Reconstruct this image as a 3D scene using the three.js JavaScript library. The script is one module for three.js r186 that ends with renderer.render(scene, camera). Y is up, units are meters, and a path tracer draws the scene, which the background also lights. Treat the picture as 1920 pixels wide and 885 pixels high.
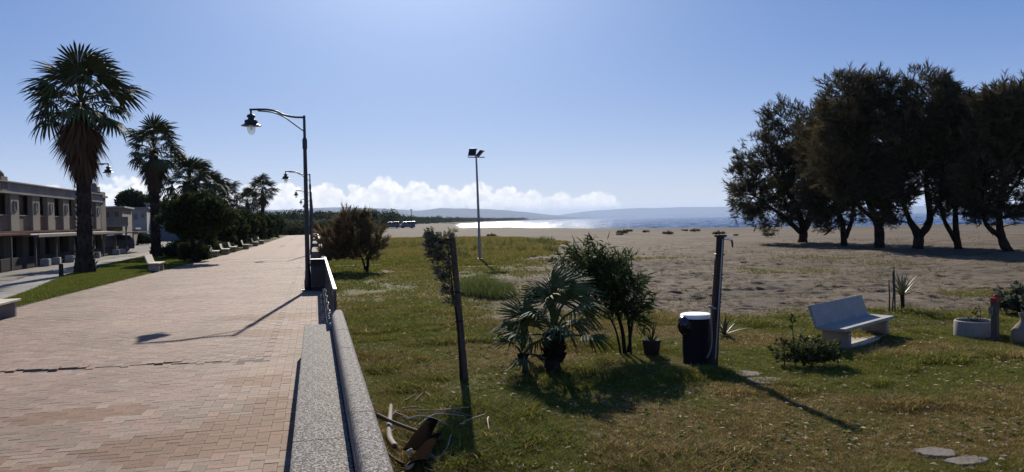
import * as THREE from 'three';
import { mergeGeometries } from 'three/addons/utils/BufferGeometryUtils.js';
import { RoundedBoxGeometry } from 'three/addons/geometries/RoundedBoxGeometry.js';

// ---------------------------------------------------------------- camera, sky, sun, exposure
const RAD = Math.PI / 180;
const scene = new THREE.Scene();
const camera = new THREE.PerspectiveCamera(33.94, 1024 / 472, 0.1, 60000);
camera.position.set(0, 2.1, 0);                       // standing on the promenade's seat wall
camera.rotation.order = 'YXZ';
camera.rotation.set(-1.2 * RAD, -14.3 * RAD, -1.04 * RAD);

const renderer = new THREE.WebGLRenderer({ antialias: true });
renderer.toneMapping = THREE.LinearToneMapping;
renderer.toneMappingExposure = 1.6;
renderer.shadowMap.enabled = true;

const SUN_EL = 29.2, SUN_AZ = 7.6;                    // azimuth to the right of -Z
const sunDir = new THREE.Vector3(Math.sin(SUN_AZ * RAD) * Math.cos(SUN_EL * RAD), Math.sin(SUN_EL * RAD), -Math.cos(SUN_AZ * RAD) * Math.cos(SUN_EL * RAD));
const sun = new THREE.DirectionalLight(new THREE.Color().setRGB(1, 0.91, 0.78), 4.9);
sun.position.copy(sunDir).multiplyScalar(200);
sun.castShadow = true;
sun.shadow.mapSize.set(4096, 4096);
Object.assign(sun.shadow.camera, { left: -90, right: 90, top: 90, bottom: -90, near: 1, far: 500 });
sun.name = 'sun';
scene.add(sun, sun.target);

// ---------------------------------------------------------------- seeded noise
function rng(seed) { let a = seed >>> 0; return () => { a = (a + 0x6D2B79F5) | 0; let t = Math.imul(a ^ (a >>> 15), 1 | a); t = (t + Math.imul(t ^ (t >>> 7), 61 | t)) ^ t; return ((t ^ (t >>> 14)) >>> 0) / 4294967296; }; }
function hash2(x, y) { let h = Math.imul(x, 374761393) ^ Math.imul(y, 668265263); h = Math.imul(h ^ (h >>> 13), 1274126177); return ((h ^ (h >>> 16)) >>> 0) / 4294967296; }
function vnoise(x, y, per = 0) {
  const xi = Math.floor(x), yi = Math.floor(y), fx = x - xi, fy = y - yi;
  const m = per ? (v) => ((v % per) + per) % per : (v) => v;
  const u = fx * fx * (3 - 2 * fx), v = fy * fy * (3 - 2 * fy);
  const a = hash2(m(xi), m(yi)), b = hash2(m(xi + 1), m(yi)), c = hash2(m(xi), m(yi + 1)), d = hash2(m(xi + 1), m(yi + 1));
  return a + (b - a) * u + (c - a) * v + (a - b - c + d) * u * v;
}
function fbm(x, y, oct = 4, per = 0) { let s = 0, a = 0.5, f = 1, t = 0; for (let i = 0; i < oct; i++) { s += a * vnoise(x * f + i * 17, y * f + i * 31, per ? per * f : 0); t += a; a *= 0.5; f *= 2; } return s / t; }
const sstep = (a, b, x) => { const t = Math.min(1, Math.max(0, (x - a) / (b - a))); return t * t * (3 - 2 * t); };
const mix = (a, b, t) => a + (b - a) * t;
const mix3 = (a, b, t) => [mix(a[0], b[0], t), mix(a[1], b[1], t), mix(a[2], b[2], t)];
const V = (x, y, z) => new THREE.Vector3(x, y, z);

// ---------------------------------------------------------------- sky: clear air, whitish towards the horizon and the sun, a low bank of cumulus
function makeSky() {
  const W = 4096, H = 2048, d = new Float32Array(W * H * 4);
  const zen = [0.022, 0.070, 0.225], mid = [0.022, 0.096, 0.305], low = [0.315, 0.450, 0.650], hor = [0.57, 0.545, 0.49];
  // cumulus puffs painted into a low band of the sky, each a lumpy ball, some denser than others
  const row0 = Math.floor((0.5 - 0.5 / 180) * H), rows = Math.ceil(6.5 / 180 * H), cl = new Float32Array(W * rows * 4), R = rng(2024);
  const clusters = [[-16.4, 1.5, 2.7], [-12.1, 2.7, 3.6], [-9.2, 1.5, 2.8], [-6.6, 1.4, 2.5], [-4.5, 1.7, 2.85], [-2.2, 2.2, 3.0], [0.6, 2.0, 2.95], [2.9, 1.6, 2.85], [5.0, 1.7, 3.4], [7.4, 1.7, 3.1], [9.4, 1.5, 2.7], [11.8, 2.0, 2.9], [14.0, 1.5, 2.55], [15.8, 1.0, 2.2], [17.8, 1.2, 2.0], [20.5, 1.8, 1.9]];
  for (let i = 0; i < 46; i++) { const az = 52 + R() * 285; clusters.push([az, 1.2 + R() * 1.8, 2.3 + R() * 1.2]); }
  const puffs = [];
  for (const [az, w, top] of clusters) for (let i = 0; i < 70; i++) { const q = (R() + R() - 1), x = az + q * w, hh = 1.05 + (top - 1.05) * (1 - q * q) * Math.pow(R(), 0.7), k = (hh - 1.05) / (top - 1.05); puffs.push([x, hh - 0.2, (0.50 - 0.28 * k) * (0.6 + R() * 0.7), R()]); }
  puffs.sort((p, q) => q[1] - p[1] + (q[0] * 7.13 % 0.6) - (p[0] * 7.13 % 0.6));
  for (const [az, el, r, op] of puffs) {
    const u0 = (az + 90) / 360 * W, du = r * 1.5 / 360 * W, v0 = (el / 180 + 0.5) * H, dv = r * 1.5 / 180 * H;
    for (let j = Math.floor(v0 - dv); j <= v0 + dv; j++) { if (j < row0 || j >= row0 + rows) continue; for (let i = Math.floor(u0 - du); i <= u0 + du; i++) {
      const x = (i - u0) / W * 360, y = (j - v0) / H * 180, n1 = fbm(i * 0.11, j * 0.11, 4) - 0.5, n2 = fbm(i * 0.22 + 9, j * 0.22, 3) - 0.5, d = Math.hypot(x, y * 1.15) / r * (1 + n1 * 0.75 + n2 * 0.35);
      if (d >= 1) continue; const q = ((j - row0) * W + ((i % W) + W) % W) * 4 + 3;
      cl[q] = mix(cl[q], Math.min(1, (0.45 + 0.55 * op + n2 * 0.8) * sstep(0.2, 1.15, el + y)), sstep(1, 0.80, d));   // opacity only: one white for every cloud
    } }
  }
  for (let j = 0; j < H; j++) {
    const el = ((j + 0.5) / H - 0.5) * 180, e = Math.max(el, 0), ce = Math.cos(el * RAD), se = Math.sin(el * RAD);
    let base = mix3(zen, mid, Math.exp(-Math.max(0, e - 12) / 22));
    base = mix3(base, low, Math.exp(-e / 7.5)); base = mix3(base, hor, Math.exp(-e / 2.9));
    for (let i = 0; i < W; i++) {
      const u = ((i + 0.5) / W - 0.5) * 2 * Math.PI, x = Math.cos(u) * ce, z = Math.sin(u) * ce;
      const g = Math.acos(Math.min(1, x * sunDir.x + se * sunDir.y + z * sunDir.z)) / RAD;
      const glow = 1.05 * Math.exp(-g / 9) + 0.06 * Math.exp(-g / 26), k = (j * W + i) * 4;
      let r = base[0] + glow * 0.93, gg = base[1] + glow * 0.97, b = base[2] + glow * 0.98;
      const jr = j - row0; if (jr >= 0 && jr < rows) { const q = (jr * W + i) * 4, al = cl[q + 3]; if (al > 0) { r = mix(r, 0.80, al); gg = mix(gg, 0.785, al); b = mix(b, 0.76, al); } }
      d[k] = r; d[k + 1] = gg; d[k + 2] = b; d[k + 3] = 1;
    }
  }
  const t = new THREE.DataTexture(d, W, H, THREE.RGBAFormat, THREE.FloatType);
  t.mapping = THREE.EquirectangularReflectionMapping; t.magFilter = THREE.LinearFilter; t.minFilter = THREE.LinearFilter; t.needsUpdate = true;
  return t;
}
const skyTex = makeSky();
scene.background = skyTex; scene.environment = skyTex;
scene.fog = new THREE.FogExp2(0xb4cdf0, 4.8e-5);

// ---------------------------------------------------------------- helpers
const taken = {};
function numbered(n) { const k = taken[n] = (taken[n] ?? -1) + 1; return k ? n + '_' + String(k).padStart(3, '0') : n; }
function shadow(o) { o.castShadow = true; o.receiveShadow = true; return o; }
function tag(o, label, category, group, kind) { if (label) o.userData.label = label; if (category) o.userData.category = category; if (group) o.userData.group = group; if (kind) o.userData.kind = kind; return o; }
function thing(name, label, category, pos = [0, 0, 0], turn = 0, group) { const o = new THREE.Group(); o.name = numbered(name); o.position.set(...pos); o.rotation.y = turn; scene.add(o); return tag(o, label, category, group); }
function prep(g) { if (g.index) g = g.toNonIndexed(); for (const k of Object.keys(g.attributes)) if (!['position', 'normal', 'uv'].includes(k)) g.deleteAttribute(k); return g; }
function join(list) { return list.length === 1 ? list[0] : mergeGeometries(list.map(prep), false); }
function uvMetres(g, s = 1) {                           // box mapping in metres
  if (g.index) g = g.toNonIndexed();
  const p = g.attributes.position, n = g.attributes.normal, uv = new Float32Array(p.count * 2);
  for (let i = 0; i < p.count; i++) {
    const ax = Math.abs(n.getX(i)), ay = Math.abs(n.getY(i)), az = Math.abs(n.getZ(i)), x = p.getX(i), y = p.getY(i), z = p.getZ(i);
    const [a, b] = ay >= ax && ay >= az ? [x, z] : ax >= az ? [z, y] : [x, y];
    uv[2 * i] = a * s; uv[2 * i + 1] = b * s;
  }
  g.setAttribute('uv', new THREE.BufferAttribute(uv, 2)); return g;
}
function part(name, geos, mat, parent, uvs) {
  let g = join(Array.isArray(geos) ? geos : [geos]); if (uvs) g = uvMetres(g, uvs);
  const m = shadow(new THREE.Mesh(g, mat)); m.name = parent === scene ? numbered(name) : name; parent.add(m); return m;
}
const E3 = new THREE.Euler(), M4 = new THREE.Matrix4(), Q4 = new THREE.Quaternion();
function place(g, x, y, z, rx = 0, ry = 0, rz = 0) { return g.applyMatrix4(M4.makeRotationFromEuler(E3.set(rx, ry, rz)).setPosition(x, y, z)); }
const bx = (w, h, d, x, y, z, rx, ry, rz) => place(new THREE.BoxGeometry(w, h, d), x, y, z, rx, ry, rz);
const rbx = (w, h, d, r, x, y, z, rx, ry, rz) => place(new RoundedBoxGeometry(w, h, d, 2, r), x, y, z, rx, ry, rz);
const cyl = (r0, r1, h, x, y, z, n = 12, rx, ry, rz) => place(new THREE.CylinderGeometry(r1, r0, h, n), x, y, z, rx, ry, rz);
const lathe = (pts, n = 20, x = 0, y = 0, z = 0) => place(new THREE.LatheGeometry(pts.map((p) => new THREE.Vector2(p[0], p[1])), n), x, y, z);
function tube(pts, rad, n = 6) {                        // tapered tube through points, closed ends
  const P = pts.map((p) => Array.isArray(p) ? V(...p) : p), R = (i) => Array.isArray(rad) ? rad[Math.min(i, rad.length - 1)] : rad;
  const pos = [], nor = [], uv = [], idx = []; let up = V(0.31, 0.2, 0.93), L = 0;
  for (let i = 0; i < P.length; i++) {
    const t = P[Math.min(i + 1, P.length - 1)].clone().sub(P[Math.max(i - 1, 0)]).normalize();
    if (Math.abs(t.dot(up)) > 0.95) up = V(0.9, 0.1, 0.2);
    const a = up.clone().sub(t.clone().multiplyScalar(t.dot(up))).normalize(), b = t.clone().cross(a); up = a;
    if (i) L += P[i].distanceTo(P[i - 1]);
    for (let k = 0; k <= n; k++) { const th = k / n * 2 * Math.PI, c = Math.cos(th), s = Math.sin(th), nx = a.x * c + b.x * s, ny = a.y * c + b.y * s, nz = a.z * c + b.z * s; pos.push(P[i].x + nx * R(i), P[i].y + ny * R(i), P[i].z + nz * R(i)); nor.push(nx, ny, nz); uv.push(k / n * R(0) * 6, L); }
  }
  const w = n + 1;
  for (let i = 0; i < P.length - 1; i++) for (let k = 0; k < n; k++) { const q = i * w + k; idx.push(q, q + 1, q + w, q + 1, q + w + 1, q + w); }
  for (const [row, fl] of [[0, 1], [P.length - 1, 0]]) for (let k = 1; k < n - 1; k++) { const q = row * w; fl ? idx.push(q, q + k + 1, q + k) : idx.push(q, q + k, q + k + 1); }
  const g = new THREE.BufferGeometry(); g.setAttribute('position', new THREE.Float32BufferAttribute(pos, 3)); g.setAttribute('normal', new THREE.Float32BufferAttribute(nor, 3)); g.setAttribute('uv', new THREE.Float32BufferAttribute(uv, 2)); g.setIndex(idx); return g;
}
const curve = (pts, n = 12) => new THREE.CatmullRomCurve3(pts.map((p) => V(...p))).getPoints(n);
function tris(list) {                                   // flat triangles from an array of [a, b, c] points
  const pos = []; for (const t of list) for (const p of t) pos.push(p[0], p[1], p[2]);
  const g = new THREE.BufferGeometry(); g.setAttribute('position', new THREE.Float32BufferAttribute(pos, 3)); g.computeVertexNormals(); g.setAttribute('uv', new THREE.BufferAttribute(new Float32Array(pos.length / 3 * 2), 2)); return g;
}
function instances(name, geo, mat, parent, list, colors) {   // list of Matrix4
  const m = shadow(new THREE.InstancedMesh(geo, mat, list.length)); m.name = parent === scene ? numbered(name) : name;
  const c = new THREE.Color();
  list.forEach((q, i) => { m.setMatrixAt(i, q); if (colors) m.setColorAt(i, c.setRGB(...colors[i])); });
  parent.add(m); return m;
}
function trs(x, y, z, rx, ry, rz, sx, sy = sx, sz = sx) { return new THREE.Matrix4().compose(V(x, y, z), new THREE.Quaternion().setFromEuler(new THREE.Euler(rx, ry, rz, 'YXZ')), V(sx, sy, sz)); }
function dup(root, pos, turn, label, group) { const r = root.clone(); r.name = numbered(root.name.replace(/_\d+$/, '')); r.userData = { ...root.userData }; scene.add(r); r.position.set(...pos); r.rotation.y = turn; if (label) r.userData.label = label; if (group) r.userData.group = group; return r; }

// ---------------------------------------------------------------- textures and materials
function tex(S, fn, srgb = true, rep = 1) {             // fn(u, v) -> [r, g, b] in 0..1, tileable
  const d = new Uint8Array(S * S * 4);
  for (let j = 0; j < S; j++) for (let i = 0; i < S; i++) { const c = fn(i / S, j / S), k = (j * S + i) * 4; for (let q = 0; q < 3; q++) d[k + q] = Math.max(0, Math.min(255, (Array.isArray(c) ? c[q] : c) * 255)); d[k + 3] = 255; }
  const t = new THREE.DataTexture(d, S, S); t.wrapS = t.wrapT = THREE.RepeatWrapping; t.magFilter = THREE.LinearFilter; t.minFilter = THREE.LinearMipmapLinearFilter; t.generateMipmaps = true; if (srgb) t.colorSpace = THREE.SRGBColorSpace; t.repeat.set(rep, rep); t.needsUpdate = true; return t;
}
const grey = (v) => [v, v, v];
const lin = (r, g, b) => new THREE.Color().setRGB(r, g, b);
const std = (c, rough = 0.9, o = {}) => new THREE.MeshPhysicalMaterial({ color: lin(...c), roughness: rough, specularIntensity: rough > 0.79 ? 0.25 : 1, side: THREE.DoubleSide, ...o });
const graniteTex = tex(512, (u, v) => { const n = vnoise(u * 88, v * 88, 88) * 0.5 + vnoise(u * 211 + 7, v * 211 + 3, 211) * 0.5, big = fbm(u * 6, v * 6, 3, 6); const s = n < 0.43 ? 0.20 : n < 0.51 ? 0.36 : n < 0.60 ? 0.55 : 0.78; return [s * (0.92 + 0.16 * big), s * (0.90 + 0.16 * big), s * (0.885 + 0.15 * big)]; });
const mottle = tex(512, (u, v) => grey(0.66 + 0.22 * fbm(u * 5, v * 5, 5, 5) + 0.13 * (vnoise(u * 120, v * 120, 120) - 0.5)));
const stained = tex(512, (u, v) => { const a = fbm(u * 4, v * 4, 5, 4), st = sstep(0.52, 0.72, fbm(u * 22, v * 2.0 + 3, 3, 2) * 0.5 + a * 0.5); const b = 0.78 + 0.14 * (a - 0.5) - 0.17 * st + 0.07 * (vnoise(u * 100, v * 100, 100) - 0.5); return [b, b * 0.985, b * 0.96]; });
const grainTex = tex(256, (u, v) => grey(0.72 + 0.20 * (fbm(u * 24, v * 3, 4, 3) - 0.5) * 2 + 0.1 * (vnoise(u * 128, v * 16, 16) - 0.5)));
const barkTex = tex(256, (u, v) => grey(0.62 + 0.55 * (fbm(u * 12, v * 4, 4, 4) - 0.5)));
const rippleTex = tex(512, (u, v) => grey(0.5 * fbm(u * 8, v * 8, 4, 8) + 0.5 * vnoise(u * 40, v * 40, 40)), false);
const M = {
  granite: std([0.62, 0.60, 0.585], 0.85, { map: graniteTex, bumpMap: graniteTex, bumpScale: 0.002 }),
  concrete: std([0.80, 0.72, 0.575], 0.85, { map: mottle }),
  benchLeg: std([0.50, 0.42, 0.36], 0.9, { map: mottle }),
  iron: std([0.016, 0.017, 0.022], 0.45, { metalness: 0.3 }),
  railIron: std([0.035, 0.034, 0.036], 0.42, { metalness: 0.4 }),
  railTop: std([0.30, 0.29, 0.28], 0.35, { metalness: 0.7 }),
  galv: std([0.22, 0.23, 0.25], 0.5, { metalness: 0.6 }),
  chrome: std([0.75, 0.75, 0.76], 0.22, { metalness: 1 }),
  bark: std([0.085, 0.062, 0.048], 0.95, { map: barkTex, bumpMap: barkTex, bumpScale: 0.03 }),
  palmBark: std([0.105, 0.080, 0.066], 0.95, { map: barkTex, bumpMap: barkTex, bumpScale: 0.02 }),
  palmLeaf: new THREE.MeshPhysicalMaterial({ color: lin(0.045, 0.058, 0.018), roughness: 0.75, specularIntensity: 0.6, side: THREE.DoubleSide }),
  dwarfLeaf: new THREE.MeshPhysicalMaterial({ color: lin(0.055, 0.075, 0.026), roughness: 0.8, specularIntensity: 0.5, side: THREE.DoubleSide }),
  deadLeaf: std([0.088, 0.056, 0.037], 0.9),
  white: std([0.78, 0.78, 0.77], 0.6),
  blackPlastic: std([0.012, 0.012, 0.014], 0.82),
  oldWood: std([0.19, 0.155, 0.125], 0.9, { map: grainTex, bumpMap: grainTex, bumpScale: 0.006 }),
  darkWood: std([0.10, 0.080, 0.066], 0.9, { map: grainTex, bumpMap: grainTex, bumpScale: 0.006 }),
  glassDark: new THREE.MeshPhysicalMaterial({ color: lin(0.02, 0.023, 0.028), roughness: 0.12, side: THREE.DoubleSide }),
  globe: new THREE.MeshPhysicalMaterial({ color: lin(0.92, 0.93, 0.90), roughness: 0.25, transmission: 0.75, thickness: 0, side: THREE.DoubleSide }),
  leaf: new THREE.MeshPhysicalMaterial({ color: 0xffffff, roughness: 1, specularIntensity: 0.15, transmission: 0.3, thickness: 0, side: THREE.DoubleSide }), straw: std([1, 1, 1], 0.9),
};

// ---------------------------------------------------------------- ground shapes
function lut(pts, x) { if (x <= pts[0][0]) return pts[0][1]; for (let i = 1; i < pts.length; i++) if (x <= pts[i][0]) return mix(pts[i - 1][1], pts[i][1], (x - pts[i - 1][0]) / (pts[i][0] - pts[i - 1][0])); return pts[pts.length - 1][1]; }
// shoreline x for a depth d = -z
const SHORE = [[-20, 450], [0, 400], [80, 200], [113, 122], [144, 76], [193, 55], [264, 43], [400, 62], [622, 100], [1167, 231], [2620, 653], [7600, 2512], [9000, 3100]];
const NEAR = [[0, 15], [2, 16], [3.5, 17], [4.6, 16], [6.1, 16.2], [8.2, 17], [9.2, 15.4], [12.7, 15.2], [15.1, 13.8], [25, 12.5], [40, 11], [80, 8]];   // depth to which the garden grass reaches, by x
const LEFTG = [[0, 3], [16, 3.1], [21, 4.3], [25, 6.2], [29, 8.2], [42, 10.5], [53, 16], [80, 24], [105, 22], [135, 11], [200, 9]];      // x to which the grass reaches along the wall, by depth
function grassiness(x, z) {
  const d = -z, j = (fbm(x * 0.35 + 3, z * 0.35, 4) - 0.5) * 7 + (fbm(x * 1.4, z * 1.4 + 8, 3) - 0.5) * 3;
  const a = sstep(-1.6, 1.6, lut(NEAR, x) - d + j * 0.42), b = sstep(-1.4, 1.4, lut(LEFTG, d) - x + j * 0.5 * (1 + d / 60));
  let g = Math.max(a, b * sstep(160, 120, d));
  g = Math.max(g, 0.45 * sstep(0.60, 0.74, fbm(x * 0.16 + 30, z * 0.28, 4)) * sstep(55, 20, d) * sstep(45, 20, x));    // thin tufts out on the sand
  g *= 1 - 0.65 * sstep(0.52, 0.7, fbm(x * 0.4 + 11, z * 0.55 + 5, 4)) * sstep(16, 19, d) * sstep(27, 23, d);          // worn patches
  return g;
}
function dryness(x, z) { return sstep(0.40, 0.66, fbm(x * 0.55 + 40, z * 0.55 + 2, 4) + 0.12 * sstep(9, 5.5, -z) + 0.10 * sstep(9, 14, x) + 0.2 * sstep(40, 55, -z)); }
function dimple(x, z) {                                 // trodden sand
  let h = 0; const s = 0.52, ci = Math.floor(x / s), cj = Math.floor(z / s);
  for (let i = ci - 1; i <= ci + 1; i++) for (let j = cj - 1; j <= cj + 1; j++) {
    const p = hash2(i + 900, j + 77); if (p < 0.35) continue;
    const a = hash2(i + 5, j + 3) * 6.28, dx = x - (i + hash2(i, j + 41)) * s, dz = z - (j + hash2(i + 19, j)) * s;
    const u = (dx * Math.cos(a) + dz * Math.sin(a)) / 0.17, w = (-dx * Math.sin(a) + dz * Math.cos(a)) / 0.10, r = u * u + w * w;
    h += -0.10 * p * Math.exp(-r * 1.3) + 0.05 * p * Math.exp(-((Math.sqrt(r) - 1.5) ** 2) * 3);
  }
  return h;
}
const tracks = (x, z) => { let h = 0; for (const [k, c, w] of [[0.16, -21.0, 1], [0.16, -22.7, 1], [-0.05, -33, 1.3], [-0.05, -35, 1.3], [0.3, -62, 1.6], [0.3, -65, 1.6]]) { const q = (z - (c + k * (x - 8) + 0.8 * Math.sin(x * 0.12))) / (0.16 * w); h += -0.035 * Math.exp(-q * q) + 0.02 * Math.exp(-((Math.abs(q) - 2) ** 2)); } return h * sstep(4, 9, x); };
function groundH(x, z, g = grassiness(x, z)) {
  const d = -z, off = x - lut(SHORE, d);
  let h = -0.2 + 0.10 * (fbm(x * 0.09, z * 0.09, 3) - 0.5) * sstep(6, 25, d);
  h += (1 - g) * (0.13 * (fbm(x * 1.3, z * 1.3 + 50, 4) - 0.5) + dimple(x, z) * sstep(90, 50, d) + tracks(x, z)) * sstep(5, 9, d + x * 0.3);
  h += g * 0.025 * (fbm(x * 2.3, z * 2.3, 2) - 0.5);
  h += (fbm(x * 0.05 + 7, z * 0.07, 3) - 0.5) * 0.5 * sstep(60, 110, d);
  return h - 2.6 * sstep(0, 26, off);
}
const COL = { green: [0.056, 0.062, 0.008], dry: [0.104, 0.074, 0.022], soil: [0.076, 0.053, 0.025], sand: [0.138, 0.106, 0.072], grit: [0.092, 0.072, 0.051], shingle: [0.090, 0.075, 0.059] };
function groundColor(x, z, g) {
  const d = -z, n = fbm(x * 2.2, z * 2.2, 3), dr = dryness(x, z);
  let s = mix3(COL.sand, COL.grit, sstep(0.42, 0.66, fbm(x * 0.28 + 70, z * 0.5, 4))); s = mix3(s, COL.shingle, sstep(100, 150, d + x * 0.3));
  const t = mix3(mix3(COL.green, COL.dry, dr), COL.soil, sstep(0.55, 0.7, n) * 0.6), k = 0.86 + 0.28 * n;
  const c = mix3(s, t, g); return [c[0] * k, c[1] * k, c[2] * k];
}
const sandTex = tex(1024, (u, v) => { const a = fbm(u * 12, v * 12, 5, 12), b = vnoise(u * 200, v * 200, 200), p = vnoise(u * 64 + 3, v * 64, 64); const k = 0.80 + 0.28 * (a - 0.5) + 0.20 * (b - 0.5) - (p > 0.80 ? 0.13 : 0) + (p < 0.1 ? 0.10 : 0); return [k, k, k]; });
{ // the garden and the beach, one sheet
  const xs = [], zs = [];
  for (let x = 0.425, s = 0.1; x < 460; x += s) { xs.push(x); if (x > 16) s *= 1.026; }
  for (let z = 4, s = 0.09; z > -720; z -= s) { zs.push(z); if (z > -2) s = 0.4; else if (z > -34) s = 0.09; else s *= 1.02; }
  const nx = xs.length, nz = zs.length, pos = new Float32Array(nx * nz * 3), col = new Float32Array(nx * nz * 3), uv = new Float32Array(nx * nz * 2), idx = new Uint32Array((nx - 1) * (nz - 1) * 6);
  let k = 0, q = 0;
  for (let j = 0; j < nz; j++) for (let i = 0; i < nx; i++, k++) {
    const x = xs[i], z = zs[j], g = grassiness(x, z), c = groundColor(x, z, g);
    pos.set([x, groundH(x, z, g), z], k * 3); col.set(c, k * 3); uv.set([x / 2.6, z / 2.6], k * 2);
    if (i < nx - 1 && j < nz - 1) { idx.set([k, k + 1, k + nx, k + 1, k + nx + 1, k + nx], q); q += 6; }
  }
  const g = new THREE.BufferGeometry(); g.setAttribute('position', new THREE.BufferAttribute(pos, 3)); g.setAttribute('color', new THREE.BufferAttribute(col, 3)); g.setAttribute('uv', new THREE.BufferAttribute(uv, 2)); g.setIndex(new THREE.BufferAttribute(idx, 1)); g.computeVertexNormals();
  const m = shadow(new THREE.Mesh(g, std([1.28, 1.28, 1.28], 0.95, { vertexColors: true, map: sandTex, bumpMap: sandTex, bumpScale: 0.02 }))); m.name = 'beach_ground'; scene.add(m);
  tag(m, 'patchy garden grass running out into trodden grey sand and shingle', 'ground', null, 'structure');
}
function sheet(name, outline, y, mat, label, cat, thick = 0) {   // flat polygon from [x, z] points, uv in metres
  const s = new THREE.Shape(outline.map((p) => new THREE.Vector2(p[0], -p[1])));
  let g = thick ? new THREE.ExtrudeGeometry(s, { depth: thick, bevelEnabled: false }) : new THREE.ShapeGeometry(s);
  g = place(g, 0, y - thick, 0, -Math.PI / 2); g = uvMetres(g, 1);
  const m = shadow(new THREE.Mesh(g, mat)); m.name = name; scene.add(m); return tag(m, label, cat, null, 'structure');
}
const asphaltTex = tex(512, (u, v) => { const a = fbm(u * 5, v * 5, 5, 5), b = vnoise(u * 150, v * 150, 150), cr = Math.abs(fbm(u * 4 + 3, v * 4, 4, 4) - 0.5) < 0.006 ? 0.18 : 0; return grey(0.78 + 0.22 * (a - 0.5) + 0.16 * (b - 0.5) - cr); }, true, 0.16);
const lawnTex = tex(512, (u, v) => { const a = fbm(u * 7, v * 7, 5, 7), b = vnoise(u * 170, v * 170, 170); const k = 0.75 + 0.4 * (a - 0.5) + 0.3 * (b - 0.5); return [k * (0.95 + 0.2 * (a - 0.5)), k, k * 0.9]; }, true, 0.4);
sheet('ground', [[-500, 12], [0.42, 12], [0.42, -760], [-500, -760]], -0.14, std([0.13, 0.115, 0.085], 0.95, { map: mottle }), 'dry level ground behind the promenade and the houses', 'ground');
sheet('far_land', [[-4000, -690], [90, -690], [100, -720], [231, -1167], [653, -2620], [2512, -7600], [-4000, -7600]], -0.45, std([0.07, 0.075, 0.04], 0.95), 'low wooded coast reaching far along the bay', 'land');
sheet('road', [[-60, 10], [-9.4, 10], [-9.4, -20], [-12.4, -50], [-12.6, -150], [-60, -150]], -0.10, std([0.225, 0.205, 0.18], 0.9, { map: asphaltTex }), 'worn grey road and parking ground in front of the houses', 'road');
const LAWNL = [[-10, 7.9], [10, 7.9], [20, 8.25], [29, 9.3], [38, 10.75], [46, 11.3], [60, 11.6], [150, 11.6]];   // lawn's street edge, -x by depth
const PROML = [[-10, 7.9], [15, 7.9], [24, 7.8], [32, 7.45], [40, 7.05], [54, 6.3], [70, 5.75], [90, 5.3], [150, 4.7]];
const edge = (L, o = 0, a = -10, b = 150) => { const r = []; for (let d = a; d <= b; d += 4) r.push([-lut(L, d) + o, -d]); return r; };
sheet('footpath', [...edge(LAWNL), ...edge(LAWNL, -1.5).reverse()], 0.0, std([0.33, 0.31, 0.28], 0.9, { map: asphaltTex }), 'pale concrete footpath between the lawn and the road', 'footpath', 0.12);
sheet('lawn', [...edge(PROML), ...edge(LAWNL).reverse()], 0.012, std([0.112, 0.122, 0.020], 0.95, { map: lawnTex, bumpMap: lawnTex, bumpScale: 0.03 }), 'mown green lawn strip with palms beside the promenade', 'lawn', 0.12);

// ---------------------------------------------------------------- promenade of small herringbone pavers
const paveTex = tex(1024, (u, v) => { const a = fbm(u * 8, v * 8, 5, 8), b = vnoise(u * 256, v * 256, 256); const k = 0.78 + 0.20 * (a - 0.5) + 0.12 * (b - 0.5); return [k, k * 0.985, k * 0.97]; }, true, 0.25);
const promGround = sheet('promenade', [...edge(PROML, 0, -10, 50), [-0.20, -50], [-0.20, 10]], -0.006, std([0.22, 0.18, 0.15], 0.95, { map: mottle }), 'wide promenade paved with small pinkish herringbone pavers', 'promenade', 0.12);
sheet('far_promenade', [...edge(PROML, 0, 50.02, 150), [-0.20, -150], [-0.20, -50.02]], 0.0, std([0.385, 0.285, 0.232], 0.85, { map: paveTex }), 'far stretch of the pinkish promenade running to the trees', 'promenade', 0.12);
sheet('wall_footing', [[-0.20, 10], [0.46, 10], [0.46, -150], [-0.20, -150]], -0.012, std([0.24, 0.20, 0.17], 0.9, { map: mottle }), 'concrete strip under the seat walls and railings', 'kerb', 0.3);
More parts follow.
